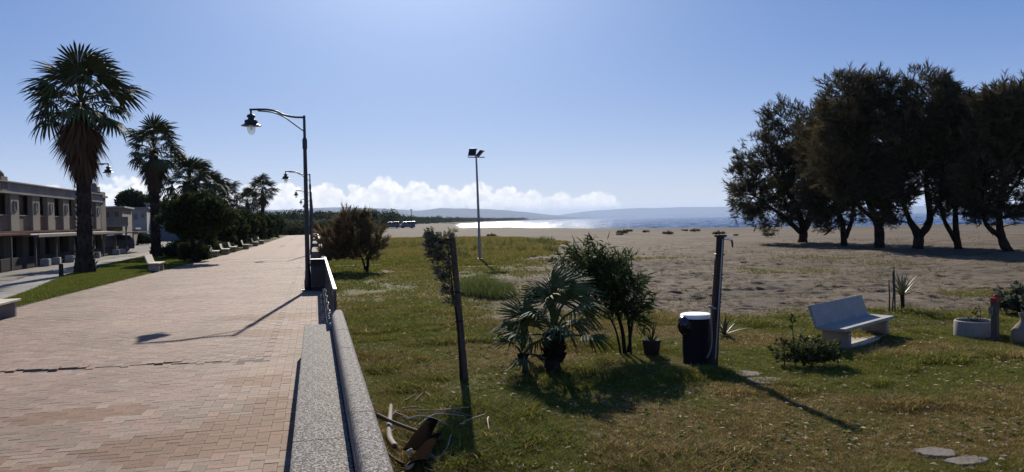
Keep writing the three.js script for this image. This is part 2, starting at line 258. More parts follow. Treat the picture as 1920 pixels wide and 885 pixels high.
{
  const L = 0.2385, W = 0.1185, T = 0.05, c = 0.003, u = 0.12;
  const paver = (() => {                                  // block with chamfered top arrises
    const a = L / 2, b = W / 2, a2 = a - c, b2 = b - c, y0 = -c, B = [[-a, y0, -b], [a, y0, -b], [a, y0, b], [-a, y0, b]], Tt = [[-a2, 0, -b2], [a2, 0, -b2], [a2, 0, b2], [-a2, 0, b2]], D = B.map((p) => [p[0], -T, p[2]]), f = [];
    const quad = (p, q, r, s) => f.push([p, r, q], [p, s, r]);
    quad(...Tt); for (let i = 0; i < 4; i++) { const j = (i + 1) % 4; quad(B[i], B[j], Tt[j], Tt[i]); quad(D[i], D[j], B[j], B[i]); }
    return uvMetres(tris(f), 1);
  })();
  const stainSpots = [[-1.1, -8.0, 1.0, 0.55], [-2.6, -9.6, 0.8, 0.35], [-0.75, -8.2, 0.75, 0.75], [-1.45, -7.75, 0.5, 0.4], [-0.55, -9.3, 0.3, 0.7], [-0.9, -15.6, 1.0, 0.55], [-0.95, -18.3, 1.3, 0.7], [-0.75, -10.9, 0.5, 0.35], [-3.2, -7.5, 0.9, 0.4]];
  const R = rng(11), list = [];
  const shade = (x, z) => {
    const n = R(), big = fbm(x * 0.5 + 9, z * 0.5, 4), wear = fbm(x * 0.9 + 50, z * 0.35 + 3, 3);
    let k = 1.06 + 0.30 * n + 0.5 * (big - 0.5), tone = R();
    let col = tone < 0.15 ? [0.260, 0.179, 0.144] : tone < 0.34 ? [0.228, 0.181, 0.152] : tone < 0.5 ? [0.288, 0.228, 0.181] : [0.264, 0.199, 0.161];
    let st = 0; for (const [sx, sz, a, b] of stainSpots) st = Math.max(st, 1 - Math.hypot((x - sx) / a, (z - sz) / b) + (fbm(x * 3.1, z * 3.1, 3) - 0.5) * 0.9);
    if (st > 0.05) col = mix3(col, [0.188, 0.114, 0.074], 0.9); else if (wear > 0.6) col = mix3(col, [0.212, 0.173, 0.130], 0.6);
    return [col[0] * k * 1.26, col[1] * k * 1.20, col[2] * k * 1.17];
  };
  const seam = (x) => -12.62 + 0.055 * (x + 2) + 0.05 * Math.sin(x * 3.1) * 0.4;
  const add = (cx, cz, rot) => {
    if (cz > 3 || cz < -49.9 || cx > (cz < -13.1 && cz > -25.5 || cz < -35.8 && cz > -46.3 ? 0.12 : -0.15) || cx < -lut(PROML, -cz) + 0.09) return;
    let dy = (R() - 0.5) * 0.003, dz = 0, tx = (R() - 0.5) * 0.008, tz = (R() - 0.5) * 0.008;
    const s = cz - seam(cx);
    if (cx < -0.75) { if (s < 0) { dz = -0.035; const q = Math.exp(s / 0.22); dy += q * 0.034 * sstep(0.35, 0.65, fbm(cx * 1.3, 3, 2)) ; tx -= q * 0.04; } else dy -= 0.006 * Math.exp(-s / 0.2); }
    dy += 0.012 * (fbm(cx * 0.8, cz * 0.8, 2) - 0.5);
    list.push([cx, dy, cz + dz, tx, rot + (R() - 0.5) * 0.012, tz, shade(cx, cz)]);
  };
  for (let i = -75; i < 6; i++) for (let j = -430; j < 40; j++) {   // herringbone: each block covers two cells of a 0.12 m grid
    const m = (((i - j) % 4) + 4) % 4;
    if (m === 0) add((i + 1) * u, (j + 0.5) * u, 0); else if (m === 3) add((i + 0.5) * u, (j + 1) * u, Math.PI / 2);
  }
  const inView = (b) => { const d = -b[2]; return d > 6.2 && b[0] > -0.365 * d; };
  const order = list.map((b, i) => [inView(b) ? -b[2] : 1e3 - b[2], i]).sort((p, q) => p[0] - q[0]);
  const paveMat = std([1, 1, 1], 0.8,  { map: paveTex, bumpMap: rippleTex, bumpScale: 0.002 });
  const variants = new Map(), near = new Set(order.slice(0, 300).map((o) => o[1]));
  const mats = [], colors = [];
  list.forEach((b, i) => {
    const m = trs(b[0], b[1], b[2], b[3], b[4], b[5], 1);
    if (near.has(i)) {                                     // the blocks that show largest, one by one
      const key = b[6].map((v) => Math.round(v * 22)).join(); if (!variants.has(key)) variants.set(key, std(b[6], 0.8, { map: paveTex, bumpMap: rippleTex, bumpScale: 0.002 }));
      const q = shadow(new THREE.Mesh(paver, variants.get(key))); q.name = 'paver'; q.applyMatrix4(m); promGround.add(q);
    } else { mats.push(m); colors.push(b[6]); }
  });
  const f = instances('paver_field', paver, paveMat, promGround, mats, colors); f.userData.kind = 'stuff';
}

// ---------------------------------------------------------------- sea and far hills
{
  const wave = tex(1024, (u, v) => grey(0.45 * fbm(u * 20, v * 20, 4, 20) + 0.35 * (1 - Math.abs(2 * fbm(u * 34 + 3, v * 34, 3, 34) - 1)) + 0.2 * vnoise(u * 128, v * 128, 128)), false);
  const nr = 1060, nc = 250, pos = new Float32Array((nr + 1) * (nc + 1) * 3), uv = new Float32Array((nr + 1) * (nc + 1) * 2), idx = new Uint32Array(nr * nc * 6); let k = 0, q = 0;
  for (let i = 0; i <= nr; i++) {                          // low wind waves, longer with distance, dying out towards the horizon
    const L = i * 0.00402, d = 112 * Math.exp(L), A = Math.min(0.0020 * d, 0.52) * sstep(4200, 1500, d);
    for (let j = 0; j <= nc; j++, k++) {
      const az = mix(3, 68, j / nc), jj = (hash2(i, j) - 0.5) * 0.1, h = A * (1.5 * (fbm(L * 74 + az * 0.21, az * 0.85 + L * 9, 2) - 0.5) + 0.9 * (vnoise(L * 128 - az * 0.3, az * 1.9 + 40) - 0.5)), x = Math.sin((az + jj) * RAD) * d, z = -Math.cos((az + jj) * RAD) * d;
      pos.set([x, -1.6 + h, z], k * 3); uv.set([x / 46, z / 46], k * 2);
      if (i < nr && j < nc) { const w = nc + 1; idx.set([k, k + 1, k + w, k + 1, k + w + 1, k + w], q); q += 6; }
    }
  }
  const g = new THREE.BufferGeometry(); g.setAttribute('position', new THREE.BufferAttribute(pos, 3)); g.setAttribute('uv', new THREE.BufferAttribute(uv, 2)); g.setIndex(new THREE.BufferAttribute(idx, 1)); g.computeVertexNormals();
  const m = shadow(new THREE.Mesh(g, new THREE.MeshPhysicalMaterial({ color: lin(0.008, 0.030, 0.095), roughness: 0.14, ior: 1.33, bumpMap: wave, bumpScale: 0.5, side: THREE.DoubleSide }))); m.name = 'sea'; scene.add(m);
  tag(m, 'blue sea glittering under the low sun', 'sea', null, 'structure');
}
function hills(name, label, dist, prof, a0, a1, color, seed) {
  const n = 160, rows = 7, f = [], P = [];
  for (let r = 0; r <= rows; r++) { P.push([]); for (let i = 0; i <= n; i++) { const az = mix(a0, a1, i / n), t = r / rows, e = Math.max(0, lut(prof, az)) * (1 + 0.10 * (fbm(az * 0.9 + seed, 2, 4) - 0.5)), D = dist * (0.86 + 0.14 * t + 0.02 * (fbm(az * 0.7, t * 3 + seed, 3) - 0.5)); const h = Math.tan(e * RAD) * D * Math.pow(t, 0.8) * (0.85 + 0.15 * t + 0.3 * (1 - t) * fbm(az * 1.3, t * 4 + seed, 3)); P[r].push([Math.sin(az * RAD) * D, r === 0 ? -40 : h, -Math.cos(az * RAD) * D]); } }
  for (let r = 0; r < rows; r++) for (let i = 0; i < n; i++) f.push([P[r][i], P[r][i + 1], P[r + 1][i]], [P[r][i + 1], P[r + 1][i + 1], P[r + 1][i]]);
  const m = shadow(new THREE.Mesh(tris(f), std(color, 1))); m.name = name; scene.add(m); return tag(m, label, 'hills', null, 'structure');
}
hills('hills', 'hazy blue hills beyond the end of the beach', 15000, [[-40, 0.75], [-20, 0.95], [-8, 1.0], [-2, 1.02], [2, 1.16], [5, 1.02], [7.2, 0.80], [9.2, 0.95], [11, 0.90], [14, 0.72], [16, 0.48], [18.3, 0.18], [20, 0.0]], -40, 20, [0.06, 0.07, 0.05], 3);
hills('distant_hills', 'faint far hills across the bay under the sun', 24000, [[15, 0.05], [18, 0.32], [20, 0.55], [23.7, 0.70], [29, 0.66], [34, 0.60], [40, 0.45], [48, 0.4], [56, 0.2]], 15, 56, [0.06, 0.07, 0.06], 8);

// ---------------------------------------------------------------- seat walls of speckled stone, railings between them
function seatWall(z0, z1, label, nearJoints) {            // z0 nearer, z1 farther
  const t = thing('seat_wall', label, 'wall', [0.02, 0, (z0 + z1) / 2], 0, 'seat walls along the promenade edge');
  const cz = (z0 + z1) / 2, cuts = [z0, ...nearJoints, z1];
  for (let i = 0; i < cuts.length - 1; i++) { const a = cuts[i] - (i ? 0.004 : 0), b = cuts[i + 1] + 0.004; part('seat_slab', rbx(0.42, 0.46, a - b, 0.012, -0.01, 0.22 + (i % 2) * 0.003, (a + b) / 2 - cz), M.granite, t, 1.15); }
  const cj = [z0]; for (let z = z0 - 1.2; z > z1 + 0.6; z -= 1.55) cj.push(z); cj.push(z1);
  const sec = new THREE.Shape(); sec.moveTo(0.205, -0.1); sec.lineTo(0.205, 0.60); sec.quadraticCurveTo(0.205, 0.672, 0.262, 0.675); sec.lineTo(0.335, 0.675); sec.quadraticCurveTo(0.40, 0.672, 0.402, 0.60); sec.lineTo(0.402, -0.1);
  for (let i = 0; i < cj.length - 1; i++) { const len = cj[i] - cj[i + 1] - 0.008, g = new THREE.ExtrudeGeometry(sec, { depth: len, bevelEnabled: true, bevelSize: 0.006, bevelThickness: 0.006, bevelOffset: -0.006, bevelSegments: 1, curveSegments: 5 }); part('backrest_block', place(g, 0, (i % 3) * 0.002, cj[i + 1] + 0.004 - cz), M.granite, t, 1.15); }
  return t;
}
seatWall(1.5, -13.0, 'long speckled grey stone seat wall with rounded backrest, before the first railing', [-0.8, -6.05]);
seatWall(-25.6, -35.6, 'speckled stone seat wall behind the dark litter bin and first lamp', [-29, -32.3]);
seatWall(-46.5, -55.5, 'speckled stone seat wall beside the second tall lamp', [-49.5, -52.5]);
for (const z of [-66, -85, -105, -125]) seatWall(z, z - 9, 'far speckled stone seat wall among the distant lamps', [z - 4.5]);

function scroll(cx, cy, r, turns, flip, z0 = 0) { const p = []; for (let i = 0; i <= 16; i++) { const a = i / 16 * turns * 6.283, q = r * (1 - 0.8 * i / 16); p.push([0, cy + Math.sin(a) * q, z0 + cx + flip * Math.cos(a) * q]); } return p; }
function railing(z0, z1, label) {
  const n = Math.max(1, Math.round((z0 - z1) / 1.9)), step = (z0 - z1) / n, t = thing('railing', label, 'railing', [0.30, 0, (z0 + z1) / 2], 0, 'iron railings between the seat walls'), cz = (z0 + z1) / 2, len = z0 - z1;
  part('handrail', rbx(0.062, 0.03, len, 0.008, 0, 1.0, 0), M.railTop, t);
  part('lower_rail', bx(0.03, 0.03, len, 0, 0.12, 0), M.railIron, t); part('middle_rail', bx(0.03, 0.03, len, 0, 0.84, 0), M.railIron, t);
  part('plinth', rbx(0.22, 0.10, len - 0.02, 0.01, 0, 0.035, 0), M.granite, t, 1.15);
  const base = [], sc = tube(scroll(0.16, 0.62, 0.155, 1.6, 1), 0.012, 5), sc2 = tube(scroll(-0.16, 0.34, 0.155, 1.6, -1), 0.012, 5), bar = bx(0.018, 0.72, 0.018, 0, 0.48, 0), ring = place(new THREE.TorusGeometry(0.055, 0.01, 5, 12), 0, 0.92, 0, 0, Math.PI / 2);
  for (let i = 0; i <= n; i++) { const p = part('post', rbx(0.05, 0.98, 0.05, 0.006, 0, 0.49, 0), M.railIron, t); p.position.z = z0 - cz - i * step; }
  for (let i = 0; i < n; i++) for (let k = 0; k < 4; k++) {
    const z = z0 - cz - i * step - (k + 0.5) * step / 4;
    for (const [nm, g] of [['scroll', sc], ['scroll', sc2], ['baluster', bar], ['ring', ring]]) { const m = shadow(new THREE.Mesh(g, M.railIron)); m.name = nm; m.position.z = z; t.add(m); }
  }
  return t;
}
railing(-13.1, -25.5, 'wrought iron railing with scrolls between the two nearest seat walls');
railing(-35.7, -46.4, 'wrought iron railing with scrolls beyond the litter bin');
for (const [a, b] of [[-55.6, -65.9], [-75.1, -84.9], [-94.1, -104.9]]) railing(a, b, 'far wrought iron railing with scrolls between distant seat walls');

// ---------------------------------------------------------------- curved-arm lamps
function promenadeLamp(label, group) {
  const t = thing('promenade_lamp', label, 'lamp', [0, 0, 0], 0, group);
  part('base_plate', [rbx(0.42, 0.03, 0.42, 0.008, 0, 0.015, 0), ...[[-1, -1], [1, -1], [-1, 1], [1, 1]].map(([a, b]) => cyl(0.018, 0.018, 0.03, a * 0.16, 0.045, b * 0.16, 6))], M.iron, t);
  part('pole', [lathe([[0.001, 0], [0.115, 0.02], [0.115, 0.30], [0.098, 0.36], [0.082, 0.62], [0.078, 0.66], [0.072, 1.2], [0.062, 3.4], [0.056, 4.55]], 16), cyl(0.045, 0.04, 0.95, 0, 5.0, 0, 12)], M.iron, t);
  part('collar', lathe([[0.056, 4.42], [0.075, 4.45], [0.075, 4.72], [0.05, 4.78]], 14), M.iron, t);
  part('arm', tube(curve([[0, 5.42, 0], [-0.32, 5.43, 0], [-0.6, 5.49, 0], [-0.85, 5.60, 0], [-1.1, 5.645, 0], [-1.5, 5.64, 0], [-1.62, 5.635, 0]], 22), 0.034, 8), M.iron, t);
  part('brace', tube(curve([[0, 4.98, 0], [-0.25, 5.16, 0], [-0.62, 5.43, 0], [-0.95, 5.56, 0], [-1.38, 5.60, 0]], 16), 0.02, 6), M.iron, t);
  const h = part('lamp_head', [lathe([[0.001, 5.62], [0.03, 5.62], [0.03, 5.50], [0.10, 5.48], [0.125, 5.44], [0.125, 5.40], [0.09, 5.385], [0.10, 5.33], [0.19, 5.31], [0.20, 5.25], [0.195, 5.20], [0.30, 5.15], [0.305, 5.135], [0.16, 5.155], [0.13, 5.19], [0.001, 5.19]], 24)], M.iron, t); h.position.x = -1.58;
  const g = part('globe', lathe([[0.125, 5.17], [0.130, 5.10], [0.118, 5.00], [0.085, 4.91], [0.04, 4.865], [0.001, 4.855]], 20), M.globe, h);
  part('bulb', [lathe([[0.001, 5.16], [0.03, 5.15], [0.034, 5.06], [0.02, 5.0], [0.001, 4.99]], 10)], M.white, g);
  return t;
}
const lamp0 = promenadeLamp('tall black curved-arm lamp standing beside the dark litter bin', 'lamps along the seat walls'); lamp0.position.set(-0.24, 0, -25.1);
dup(lamp0, [-0.24, 0, -54.5], 0, 'black curved-arm lamp beside the second railing gap, next beyond the litter bin lamp');
for (const z of [-86, -117, -147]) dup(lamp0, [-0.26, 0, z], 0, 'small far black curved-arm lamp near the end of the promenade');
dup(lamp0, [-12.7, 0, -47.6], Math.PI, 'curved-arm street lamp hidden behind the tallest palm trunk', 'lamps along the road');
dup(lamp0, [-13.0, 0, -69.5], Math.PI, 'curved-arm street lamp between the second palm and the round dark tree', 'lamps along the road');

// ---------------------------------------------------------------- concrete benches
function bench(len, seatH, seatD, label, group, matSeat, matLeg) {   // local x = length, +z = front
  const t = thing('bench', label, 'bench', [0, 0, 0], 0, group), h = seatH;
  part('seat', rbx(len, 0.055, seatD, 0.01, 0, h - 0.027, 0), matSeat, t, 1);
  part('backrest', rbx(len, 0.40, 0.05, 0.01, 0, h + 0.165, -seatD / 2 - 0.06, -0.33, 0, 0), matSeat, t, 1);
  for (const s of [-1, 1]) part('leg', rbx(0.11, h - 0.05, seatD * 0.92, 0.008, s * (len / 2 - 0.27), (h - 0.05) / 2 - 0.03, -0.01), matLeg, t, 1);
  return t;
}
const bench0 = bench(1.75, 0.41, 0.48, 'cream concrete bench where the lawn narrows, before the tallest palm', 'benches along the lawn', M.concrete, M.benchLeg);
bench0.position.set(-7.2, 0, -20.25); bench0.rotation.y = Math.PI / 2 - 0.02;
const benchSpots = [[-7.22, -39.2, 'cream concrete bench alone on the lawn edge beside the second palm'], [-6.75, -49.6, 'low concrete bench end in the shade of the round dark tree'], [-6.45, -54.6, 'concrete bench at the near end of the clipped hedge, just past the round dark tree'], [-6.2, -58.6, 'concrete bench in the middle of the clipped hedge'], [-6.15, -63.6, 'concrete bench at the far end of the clipped hedge']];
for (const [x, z, l] of benchSpots) dup(bench0, [x, 0, z], Math.PI / 2 + 0.02, l);
for (const [x, z] of [[-5.75, -70], [-5.6, -79], [-5.5, -86]]) dup(bench0, [x, 0, z], Math.PI / 2 + 0.02, 'small distant concrete bench in the shade of the row of trees');
const whiteBench = bench(2.25, 0.38, 0.50, 'white concrete bench with backrest standing on the garden grass', undefined, std([0.40, 0.385, 0.36], 0.7, { map: mottle }), std([0.50, 0.40, 0.33], 0.9, { map: mottle }));
whiteBench.position.set(9.36, -0.2, -11.85); whiteBench.rotation.y = 30.3 * RAD;
part('footing', rbx(1.55, 0.05, 0.44, 0.01, 0, 0.03, 0.02), M.concrete, whiteBench, 1);

// ---------------------------------------------------------------- litter bins, bollard
{
  const t = thing('litter_bin', 'dark metal litter bin at the foot of the first lamp', 'bin', [0.06, 0, -25.0]);
  part('body', [rbx(0.42, 0.70, 0.36, 0.02, 0, 0.43, 0)], M.iron, t);
  for (let i = 0; i < 7; i++) part('slat', rbx(0.035, 0.62, 0.014, 0.004, -0.17 + i * 0.057, 0.42, 0.187), M.railIron, t);
  part('hood', [rbx(0.46, 0.05, 0.40, 0.012, 0, 0.80, 0), rbx(0.44, 0.16, 0.03, 0.008, 0, 0.88, -0.18), rbx(0.46, 0.035, 0.40, 0.012, 0, 0.97, 0)], M.iron, t);
  part('foot', rbx(0.30, 0.10, 0.26, 0.01, 0, 0.05, 0), M.iron, t);
  const u = thing('garden_bin', 'dark plastic bin behind the railing beside the garden path', 'bin', [0.72, -0.2, -46.5]);
  part('body', lathe([[0.001, 0], [0.24, 0], [0.27, 0.62], [0.28, 0.64], [0.26, 0.64], [0.001, 0.5]], 16), M.blackPlastic, u);
  part('lid', lathe([[0.285, 0.65], [0.285, 0.68], [0.20, 0.74], [0.001, 0.76]], 16), std([0.20, 0.21, 0.22], 0.5), u);
  const b = thing('bollard', 'short dark wooden bollard on the lawn before the tallest palm', 'bollard', [-10.55, 0, -36.8]);
  part('shaft', lathe([[0.001, -0.05], [0.095, -0.05], [0.092, 0.40], [0.085, 0.41], [0.085, 0.43], [0.092, 0.44], [0.09, 0.54], [0.06, 0.57], [0.001, 0.575]], 12), M.darkWood, b);
}

// ---------------------------------------------------------------- houses on the far side of the road
const plaster = (c, o) => std(c, 0.95, { map: stained, ...o });
const PL = { beige: plaster([0.33, 0.285, 0.24]), pale: plaster([0.40, 0.37, 0.33]), tan: plaster([0.27, 0.22, 0.18]), grey: plaster([0.46, 0.45, 0.45]), red: std([0.16, 0.055, 0.045], 0.8, { map: mottle }), roof: std([0.45, 0.41, 0.37], 0.85, { map: mottle }), dark: std([0.03, 0.028, 0.03], 0.9), frame: std([0.10, 0.09, 0.085], 0.85), timber: std([0.25, 0.20, 0.16], 0.85, { map: grainTex }) };
{
  // long two-storey block, front on x = -17, facing +x
  const t = thing('seaside_building', 'long two-storey beige building with pilasters and a canopy along its front', 'building', [-17, 0, -55]);
  const X = 0, z = (w) => w + 55;
  part('wall', [bx(6, 4.25, 31.6, -3.36, 2.12, z(-53.7))], PL.tan, t, 0.3);
  const fascia = part('parapet', [bx(0.5, 0.58, 31.9, -0.02, 4.47, z(-53.75)), bx(0.66, 0.07, 32.0, 0.02, 4.78, z(-53.75)), bx(0.58, 0.08, 31.9, 0.0, 4.16, z(-53.75))], PL.roof, t, 0.3);
  part('corner_tower', [bx(1.2, 5.0, 1.5, -0.45, 2.5, z(-70.2)), bx(1.5, 0.14, 1.8, -0.45, 4.6, z(-70.2)), bx(0.7, 0.55, 0.7, -0.45, 5.15, z(-70.0)), lathe([[0.001, 0], [0.2, 0.02], [0.22, 0.16], [0.1, 0.3], [0.001, 0.34]], 12, -0.45, 5.42, z(-70.0))], PL.beige, t, 0.3);
  const pin = part('pinnacle', [bx(0.9, 0.9, 0.9, -0.2, 4.6, z(-49.0)), lathe([[0.001, 0], [0.42, 0], [0.40, 0.18], [0.26, 0.36], [0.001, 0.42]], 16, -0.2, 5.05, z(-49.0))], PL.beige, t, 0.3);
  const wins = [-45.6, -50.55, -54.1, -56.9, -60.1, -62.9, -65.8, -68.4];
  wins.forEach((w, i) => {
    const p = part('pilaster', rbx(0.30, 2.20, 1.30, 0.02, 0.06, 3.03, z(w)), PL.pale, t, 0.3);
    const f = part('window', [bx(0.05, 0.52, 0.06, 0.225, 3.42, z(w) - 0.22), bx(0.05, 0.52, 0.06, 0.225, 3.42, z(w) + 0.22), bx(0.05, 0.06, 0.5, 0.225, 3.68, z(w)), bx(0.06, 0.06, 0.54, 0.23, 3.16, z(w))], PL.frame, t);
    part('pane', bx(0.02, 0.46, 0.38, 0.222, 3.42, z(w)), M.glassDark, f);
    if (i < wins.length - 1) {
      const a = w - 0.66, b = wins[i + 1] + 0.66, c = (a + b) / 2, L = a - b;
      if (L > 0.6) {
        part('recess', bx(0.03, 2.05, L - 0.06, -0.335, 3.05, z(c)), PL.tan, t, 0.4);
        const bal = part('balcony', [bx(0.14, 0.86, L - 0.04, -0.02, 2.42, z(c))], i % 3 === 2 ? plaster([0.33, 0.17, 0.11]) : PL.tan, t, 0.3);
        part('coping', bx(0.22, 0.06, L - 0.03, -0.02, 2.885, z(c)), PL.pale, bal, 0.3);
        const dr = part('shutter', [bx(0.04, 1.85, L * 0.52, -0.30, 3.0, z(c))], PL.timber, t, 0.6);
      }
    }
  });
  part('string_course', [bx(0.34, 0.12, 31.6, 0.06, 1.92, z(-53.7))], PL.red, t, 0.4);
  const can = part('canopy', [bx(1.9, 0.09, 20.5, 0.95, 1.72, z(-59.0), 0, 0, -0.03), bx(0.08, 0.16, 20.5, 1.92, 1.68, z(-59.0))], PL.roof, t, 0.3);
  part('canopy_far', [bx(2.8, 0.07, 5.5, 1.3, 1.62, z(-73.2))], PL.dark, t);
  part('canopy_near', [bx(1.5, 0.10, 11.0, 0.75, 1.80, z(-43.4))], PL.red, t, 0.3);
  for (let i = 0; i < 9; i++) part('canopy_post', bx(0.09, 1.72, 0.09, 1.78, 0.82, z(-41.5 - i * 3.6)), PL.frame, t);
  for (let i = 0; i < 10; i++) {                            // ground floor: openings between piers
    const w = -40.5 - i * 2.95;
    part('pier', rbx(0.34, 1.9, 0.95, 0.02, -0.02, 0.93, z(w)), PL.beige, t, 0.3);
    const d = part('opening', [bx(0.06, 1.72, 0.07, -0.19, 0.85, z(w - 0.55)), bx(0.06, 1.72, 0.07, -0.19, 0.85, z(w - 2.4)), bx(0.06, 0.07, 1.8, -0.19, 1.68, z(w - 1.47)), bx(0.06, 1.6, 0.05, -0.19, 0.85, z(w - 1.47))], PL.frame, t);
    for (const q of [-1.0, -1.94]) part('pane', bx(0.02, 1.6, 0.84, -0.21, 0.85, z(w + q)), M.glassDark, d);
  }
  part('terrace_wall', [bx(0.12, 0.62, 29, 1.55, 0.25, z(-55.0))], PL.dark, t);
  // white block planters along the kerb
  const blk = new THREE.Group();
  const spots = [[-15.3, -50.1], [-15.3, -52.0], [-15.3, -54.7], [-15.3, -59.2], [-15.3, -60.9], [-15.3, -66.6], [-15.2, -68.2]];
  spots.forEach(([x, zz], i) => {
    const p = thing('planter_box', i < 3 ? 'white concrete planter box in the row of three behind the bollard' : i < 5 ? 'white concrete planter box beside the tallest palm trunk, along the beige building' : 'white concrete planter box between the tallest palm trunk and the parked car', 'planter', [x, -0.1, zz], (i * 0.7) % 0.3, i < 3 ? 'planters behind the bollard' : i < 5 ? 'planters beside the tallest palm' : 'planters near the parked car');
    part('trough', [rbx(0.75, 0.42, 0.42, 0.03, 0, 0.21, 0)], std([0.62, 0.60, 0.57], 0.9, { map: mottle }), p, 1);
    part('soil', [rbx(0.6, 0.04, 0.3, 0.01, 0, 0.42, 0)], PL.dark, p);
  });
}
function house(name, label, x, z, w, h, d, turn, mat, o = {}) {   // front on local +z; w along local x
  const t = thing(name, label, 'building', [x, -0.1, z], turn, 'white houses beyond the parking ground');
  part('wall', bx(w, h, d, 0, h / 2, -d / 2), mat, t, 0.25);
  part('roof', [bx(w + 0.5, 0.16, d + 0.5, 0, h + 0.08, -d / 2), ...(o.para ? [bx(w + 0.1, 0.4, 0.12, 0, h + 0.35, 0.1)] : [])], PL.roof, t, 0.3);
  for (const [wx, wy, ww, wh] of o.wins || []) { const f = part('window', [bx(ww, 0.08, 0.08, wx, wy + wh / 2, 0.03), bx(ww, 0.10, 0.12, wx, wy - wh / 2, 0.04), bx(0.08, wh, 0.08, wx - ww / 2, wy, 0.03), bx(0.08, wh, 0.08, wx + ww / 2, wy, 0.03)], PL.pale, t); part('pane', bx(ww - 0.1, wh - 0.1, 0.03, wx, wy, 0.015), M.glassDark, f); }
  for (const [bx0, by, bw, bd] of o.balc || []) { const b = part('balcony', [bx(bw, 0.16, bd, bx0, by, bd / 2)], PL.pale, t, 0.3); part('balustrade', [bx(bw, 0.8, 0.07, bx0, by + 0.48, bd - 0.05)], mat, b, 0.3); for (const s of [-1, 1]) part('column', bx(0.18, by, 0.18, bx0 + s * (bw / 2 - 0.2), by / 2, bd - 0.2), PL.pale, b); }
  for (const [dx, dw] of o.doors || []) { const q = part('door', bx(dw, 2.0, 0.08, dx, 1.0, 0.03), PL.timber, t, 0.6); part('handle', bx(0.04, 0.12, 0.06, dx + dw * 0.36, 1.0, 0.09), M.galv, q); }
  return t;
}
house('balcony_house', 'narrow house with a white balcony and columns beside the beige building', -19.8, -84, 2.6, 4.1, 8, 0.1, PL.beige, { wins: [[-0.8, 3.3, 0.5, 1.0], [0.0, 3.3, 0.5, 1.0], [0.8, 3.3, 0.5, 1.0]], balc: [[0.7, 2.3, 2.6, 1.8]], doors: [[0, 0.8]] });
house('white_house', 'boxy white house with strip windows behind the blue bins', -25.0, -118, 4.3, 4.75, 14, 0.12, PL.grey, { wins: [[-1.15, 3.7, 1.5, 0.5], [-1.15, 1.9, 1.5, 0.45], [0.75, 3.6, 0.45, 0.8], [1.65, 3.7, 0.35, 0.5]], doors: [[0.3, 0.7]] });
house('white_house', 'white house with small paired windows half behind the round dark tree', -21.2, -128.5, 7.4, 5.6, 12, 0.08, PL.grey, { wins: [[-0.5, 4.4, 0.55, 0.8], [0.3, 4.4, 0.55, 0.8], [-0.5, 2.2, 0.55, 0.8], [2.6, 4.4, 0.55, 0.8]], doors: [[-2.5, 0.8]] });
house('low_house', 'low pale house wall with a lean-to roof behind the parked car', -21.2, -96, 2.4, 1.9, 5, 0.1, PL.beige, { doors: [[0.6, 1.0]] });

// ---------------------------------------------------------------- parked car, blue bins
{
  const t = thing('parked_car', 'dark blue hatchback parked under the canopy beyond the planters', 'car', [-17.9, -0.1, -75.6], 0.75);
  const paint = new THREE.MeshPhysicalMaterial({ color: lin(0.012, 0.016, 0.045), roughness: 0.35, clearcoat: 0.8, clearcoatRoughness: 0.1 });
  const side = new THREE.Shape(); [[-2.0, 0.30], [-2.02, 0.72], [-1.85, 0.95], [-1.35, 1.02], [-0.75, 1.42], [0.75, 1.46], [1.55, 1.40], [1.95, 0.95], [2.0, 0.5], [1.95, 0.28]].forEach((p, i) => i ? side.lineTo(...p) : side.moveTo(...p));
  part('body', place(new THREE.ExtrudeGeometry(side, { depth: 1.56, bevelEnabled: true, bevelSize: 0.07, bevelThickness: 0.09, bevelSegments: 2 }), 0, 0, -0.78), paint, t);
  for (const s of [-1, 1]) {
    const g = new THREE.Shape(); [[-1.15, 1.04], [-0.68, 1.37], [0.2, 1.40], [0.2, 1.02]].forEach((p, i) => i ? g.lineTo(...p) : g.moveTo(...p)); part('side_window', place(new THREE.ShapeGeometry(g), 0, 0, s * 0.885), M.glassDark, t);
    const g2 = new THREE.Shape(); [[0.28, 1.02], [0.28, 1.40], [1.42, 1.36], [1.62, 1.04]].forEach((p, i) => i ? g2.lineTo(...p) : g2.moveTo(...p)); part('side_window', place(new THREE.ShapeGeometry(g2), 0, 0, s * 0.885), M.glassDark, t);
    part('headlight', rbx(0.08, 0.16, 0.36, 0.03, -2.06, 0.74, s * 0.6), M.chrome, t); part('mirror', rbx(0.12, 0.12, 0.2, 0.03, -0.95, 1.08, s * 0.98), paint, t);
    for (const x of [-1.28, 1.28]) { const w = part('wheel', place(new THREE.TorusGeometry(0.23, 0.10, 8, 20), x, 0.33, s * 0.80), M.blackPlastic, t); part('rim', cyl(0.19, 0.19, 0.12, x, 0.33, s * 0.82, 16, Math.PI / 2), M.galv, w); }
  }
  part('windscreen', rbx(0.84, 0.02, 1.36, 0.008, -1.09, 1.235, 0, 0, 0, 0.585), M.glassDark, t);
  const blue = std([0.03, 0.06, 0.20], 0.5);
  [[-23.6, -112], [-22.4, -112.3], [-21.2, -112.6]].forEach(([x, z], i) => {
    const b = thing('wheeled_bin', 'blue wheeled waste container standing before the boxy white house', 'bin', [x, -0.1, z], 0.25, 'blue containers by the white house');
    part('body', [place(new THREE.CylinderGeometry(0.72, 0.6, 1.05, 4), 0, 0.62, 0, 0, Math.PI / 4)], blue, b); part('lid', [rbx(1.08, 0.14, 1.06, 0.05, 0, 1.22, 0)], i ? std([0.42, 0.44, 0.47], 0.5) : blue, b);
    for (const s of [-1, 1]) part('wheel', cyl(0.09, 0.09, 0.06, s * 0.45, 0.09, 0.4, 10, 0, 0, Math.PI / 2), M.blackPlastic, b);
  });
}

